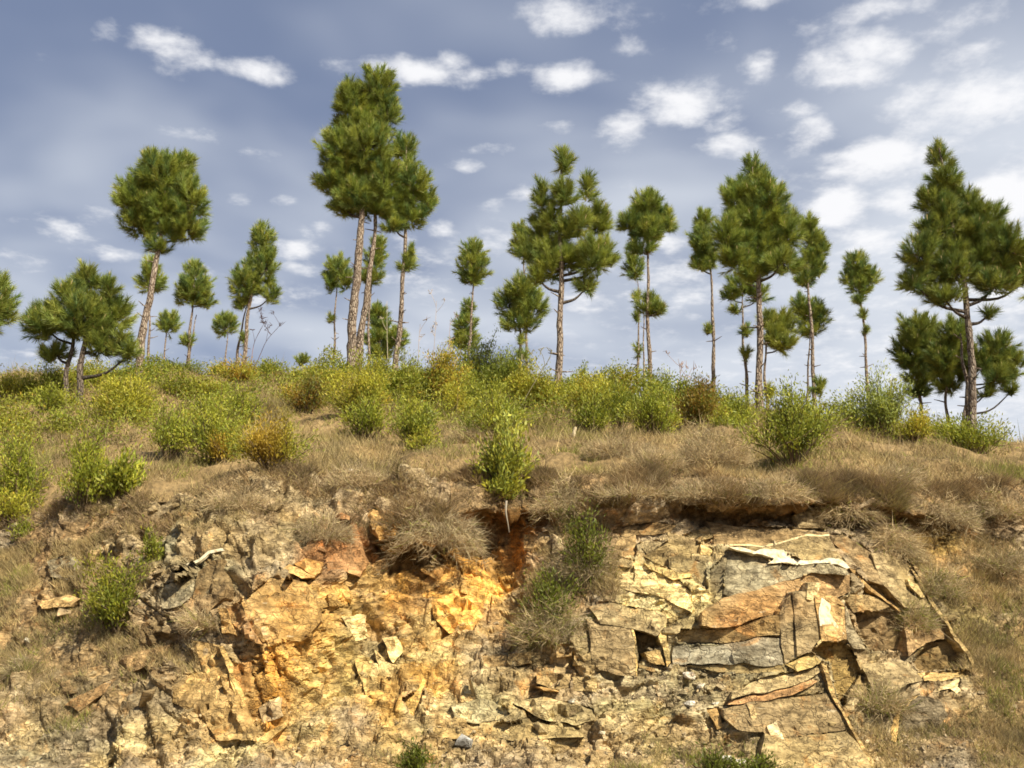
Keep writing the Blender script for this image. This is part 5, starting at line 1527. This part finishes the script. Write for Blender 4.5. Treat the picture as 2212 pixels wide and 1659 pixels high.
def dead_stalk(label, pts, Y, seed, twigs=5, col=(0.34, 0.24, 0.18), rad=.013):
    r = np.random.default_rng(4000 + seed)
    W = np.array([at(x, y, Y) for x, y in pts])
    base = np.array((W[0, 0], Y, ground_z(W[0, 0], Y)))
    W = np.vstack([base, W])
    path = smooth_path(W, 16)
    parts = [tube(path, np.linspace(rad, rad * .45, 16), 5)]
    for k in range(twigs):
        i = r.integers(9, 15)
        L = r.uniform(.25, .7)
        e = path[i] + np.array((r.choice((-1, 1)) * r.uniform(.2, .6) * L, r.normal(0, .1), L * .8))
        parts.append(tube(smooth_path([path[i], (path[i] + e) / 2 + r.normal(0, .03, 3), e], 5), np.linspace(rad * .6, rad * .35, 5), 4))
        for q in range(3):
            parts.append(tube(np.array([e, e + r.normal(0, .06, 3) + np.array((0, 0, .04)), e + r.normal(0, .1, 3) + np.array((0, 0, .05))]), (.008, .012, .003), 4))
    V, F = join(parts)
    return link('dead_stalk', make_mesh('dead_stalk', V - base, F, M_TWIG, np.full((len(V), 3), col)), None, label, 'dead stalk', 'bare dead stalks on the skyline', loc=base)


dead_stalk('thin reddish stalk leaning right beside the two-lobed pine', [(540, 800), (548, 740), (575, 690)], 33, 1, 5, (.30, .17, .13))
dead_stalk('second thin stalk with seed heads reaching toward the right', [(548, 800), (575, 735), (612, 695)], 33, 2, 5, (.30, .17, .13))
dead_stalk('tallest pale dead stalk in the middle skyline', [(935, 790), (940, 720), (943, 650)], 33, 3, 5, (.42, .35, .30))
dead_stalk('short dead stalk left of the tallest pale one', [(903, 790), (905, 730), (908, 700)], 33, 4, 2, (.36, .28, .22))
dead_stalk('short dead stalk right of the tallest pale one', [(965, 790), (970, 740), (973, 690)], 33, 5, 2, (.34, .24, .19))
dead_stalk('pale curved dead stalk behind the second trunk of the tallest pine', [(838, 790), (836, 720), (836, 650)], 34, 6, 1, (.45, .40, .30))
dead_stalk('bare twig on the skyline right of the spreading pine', [(1468, 840), (1470, 800), (1465, 775)], 31, 7, 3, (.30, .20, .15))
dead_stalk('bare twig pair left of the narrow pine stem', [(1482, 840), (1485, 815), (1495, 795)], 31, 8, 3, (.30, .20, .15))
dead_stalk('long bare leaning stem in front of the central pine', [(1100, 930), (1140, 850), (1190, 770)], 22, 9, 4, (.22, .20, .12))

h = hit(1236, 950)
V, F = tube(smooth_path([(0, 0, -.1), (.03, 0, .1), (.07, .01, .26)], 6), np.linspace(.045, .03, 6), 7)
link('stick', make_mesh('stick', V, F, M_TWIG, np.full((len(V), 3), (.62, .52, .34))), None, 'short pale wooden stick standing in the grass right of the long leaved shrub', 'stick', loc=h)
h = hit(28, 868)
V, F = tube(smooth_path([(-.5, 0, .12), (-.1, 0, .15), (.35, 0, .12), (.62, .03, .06)], 10), np.array((.11, .12, .12, .12, .11, .11, .10, .09, .07, .03)), 9, 3, .2)
link('log', make_mesh('log', V, F, M_BARK, np.full((len(V), 3), .9)), None, 'fallen grey log lying at the left edge below the skyline', 'log', loc=h)
# root hanging out of the gully lip
W = np.array([at(1094, 1082, 15.35), at(1092, 1105, 15.3), at(1097, 1130, 15.3), at(1100, 1150, 15.35)])
V, F = tube(smooth_path(W, 10), np.linspace(.018, .006, 10), 5)
link('hanging_root', make_mesh('hanging_root', V - W[0], F, M_TWIG, np.full((len(V), 3), (.36, .31, .24))), None, 'bare pale root hanging from the lip into the orange gully', 'root', loc=W[0])

# ------------------------------------------------------------------ dry grass (uncountable)
def scatter(Gr, n, wfun, r, xlim=19, ymax=34):
    A = Gr[:-1, :-1].reshape(-1, 3); B = Gr[:-1, 1:].reshape(-1, 3); C = Gr[1:, :-1].reshape(-1, 3); E = Gr[1:, 1:].reshape(-1, 3)
    ar = np.linalg.norm(np.cross(B - A, C - A), axis=1)
    mid = (A + E) / 2
    wt = ar * wfun(mid) * (np.abs(mid[:, 0]) < 2.5 + mid[:, 1] * .56) * (mid[:, 1] < ymax)
    wt = np.where(ar > 1.5, 0, wt)
    k = r.choice(len(ar), n, p=wt / wt.sum())
    u, v = r.random((n, 1)), r.random((n, 1))
    return (A[k] * (1 - u) + B[k] * u) * (1 - v) + (C[k] * (1 - u) + E[k] * u) * v


def grass(name, label, P, hgt, r, cols, lean=.5, wid=.0042, droopv=None):
    n = len(P)
    a = r.uniform(0, 2 * math.pi, n)
    l = r.uniform(0, 1, n) * lean
    D_ = np.stack([np.cos(a) * l, np.sin(a) * l, np.ones(n)], 1)
    if droopv is not None:
        D_ = D_ + droopv
    D_ /= np.linalg.norm(D_, axis=1)[:, None]
    L = hgt * r.uniform(.5, 1.4, n)
    S = np.cross(D_, r.normal(0, 1, (n, 3))); S /= np.linalg.norm(S, axis=1)[:, None] + 1e-9
    w = (wid * (P[:, 1] / 17) ** .8 * r.uniform(.7, 1.4, n))[:, None]
    mid = P + D_ * (L * .55)[:, None]
    tip = P + D_ * L[:, None] + np.stack([np.cos(a), np.sin(a), np.zeros(n)], 1) * (L * .35 * r.random(n))[:, None]
    tip[:, 2] -= .15 * L
    V = np.stack([P - S * w, P + S * w, tip], 1).reshape(-1, 3)
    F = np.arange(3 * n).reshape(-1, 3)
    return link(name, make_mesh(name, V, F, M_STRAW, np.repeat(cols, 3, 0)), None, label, 'grass', kind='stuff')


r = np.random.default_rng(77)
STR = np.array(((0.47, 0.37, 0.18), (0.37, 0.285, 0.14), (0.27, 0.205, 0.12), (0.36, 0.31, 0.12), (0.24, 0.26, 0.05)))
clump = lambda P: np.clip(0.45 + 1.25 * fbm(P * 1.2, 4, 801), .03, 2.4) * np.clip(1 - .03 * (P[:, 1] - 16), .4, 1)
n = 230000
P = scatter(HILL_G, n, clump, r)
tone = fbm(P * 0.55, 3, 811)
ci = np.clip(np.round(1.3 + 1.6 * tone + r.normal(0, .9, n)), 0, 3).astype(int)
c = STR[ci] * r.uniform(.75, 1.25, (n, 1))
gm = (smooth(fbm(P * .8, 3, 821), .1, .7) * (r.random(n) < .55))[:, None]
c = c * (1 - gm) + STR[4] * gm
hg = .18 * (1 + .7 * fbm(P * 1.1, 2, 831)) * np.where(r.random(n) < .04, 2.6, 1.0) * np.clip(P[:, 1] / 19, .8, 1.35)
grass('dry_grass', 'dry straw coloured grass covering the hillside', P, np.clip(hg, .05, .75), r, c, .8, .0055)

vfun = lambda P: np.clip(veg(P) * 1.1 - .12, 0, 1) * np.clip(.5 + 1.1 * fbm(P * 2.2, 3, 841), .0, 2)
n = 72000
P = scatter(FACE_G[10:262], n, vfun, r)
ci = np.clip(np.round(1.2 + 1.3 * fbm(P * 1.2, 3, 851) + r.normal(0, .9, n)), 0, 3).astype(int)
c = STR[ci] * r.uniform(.7, 1.2, (n, 1))
gm = ((r.random(n) < .3) * smooth(fbm(P * 1.5, 3, 855), 0, .5))[:, None]
c = c * (1 - gm) + STR[4] * gm
grass('slope_grass', 'thin dry grass on the earthy parts of the cutting', P, .12 * (1 + .4 * fbm(P * 2, 2, 861)), r, c, .9, .0048)

lfun = lambda P: np.where(P[:, 0] > -1.2, 1.0, .16) * np.clip(.30 + 1.4 * fbm(P * 1.9, 4, 871), .02, 2.2)
n = 95000
P = scatter(FACE_G[262:], n, lfun, r)
ci = np.clip(np.round(1.5 + 1.2 * fbm(P * 1.2, 3, 881) + r.normal(0, .8, n)), 0, 3).astype(int)
c = STR[ci] * np.array((.95, .9, .95)) * r.uniform(.65, 1.2, (n, 1))
dv = np.stack([r.normal(0, .4, n), -np.abs(r.normal(.4, .4, n)), -np.abs(r.normal(.0, .3, n))], 1)
grass('lip_grass', 'matted brown grass hanging over the lip of the cutting', P, .17 * (1 + .8 * fbm(P * 1.5, 2, 891)) * np.where(r.random(n) < .06, 2.0, 1), r, c, .9, .0048, dv)

# low green undergrowth between the shrubs (uncountable)
UG = [(330, 835, 330, 30, 1), (250, 870, 260, 45, 1), (60, 960, 110, 90, .9), (400, 930, 150, 70, .7), (800, 870, 160, 50, 1.1), (1000, 850, 220, 45, 1.2), (1300, 880, 200, 45, 1.2), (1480, 900, 130, 30, .9), (1700, 930, 160, 40, .6), (900, 835, 260, 30, 1.3), (1350, 890, 230, 40, 1.2), (60, 1090, 110, 50, .6), (620, 850, 120, 30, .6), (880, 930, 80, 35, .6), (560, 985, 110, 30, .5), (1120, 930, 120, 40, .5), (1950, 945, 150, 22, .6), (200, 1060, 110, 60, .5)]
ug = []
for (px, py, rx, ry, k) in UG:
    yy = py
    while hit(px, yy) is None: yy += 3
    h = hit(px, yy); ug.append((h, rx * h[1] / FPX, ry * h[1] / FPX, k))
def ugfun(P):
    wv = np.zeros(len(P))
    for (h, rx, rz, k) in ug:
        d = np.sqrt(((P[:, 0] - h[0]) / rx) ** 2 + ((P[:, 2] - h[2]) / rz) ** 2)
        wv = np.maximum(wv, k * smooth(d, 1.4, .5))
    return wv * smooth(fbm(P * .9, 3, 901), -.05, .45) ** 1.5
n = 95000
P = scatter(HILL_G, n, ugfun, r)
P = P + r.normal(0, .06, P.shape)
hh = .55 * (1 + 1.0 * fbm(P * .9, 2, 911)); P[:, 2] += np.clip(hh, .05, 1.2) * r.random(n) ** .8
Dd = r.normal(0, .5, (n, 3)) + np.array((0, 0, .6)); Dd /= np.linalg.norm(Dd, axis=1)[:, None]
m = smooth(fbm(P * .6, 2, 921), -.5, .5)[:, None]
c = (GREEN * (.45 + .55 * m) + YELL * .8 * (.55 - .55 * m)) * r.uniform(.55, 1.15, (n, 1))
rs = (r.random((n, 1)) < .07); c = np.where(rs, GOLD * r.uniform(.6, 1, (n, 1)), c)
L = .085 * r.uniform(.6, 1.4, n) * (P[:, 1] / 22) ** .35
V, F, cc = leaf_mesh(P, Dd, L, L * .15, c, r)
link('undergrowth', make_mesh('undergrowth', V, F, M_LEAF, cc), None, 'low green leafy undergrowth between the hillside shrubs', 'undergrowth', kind='stuff')
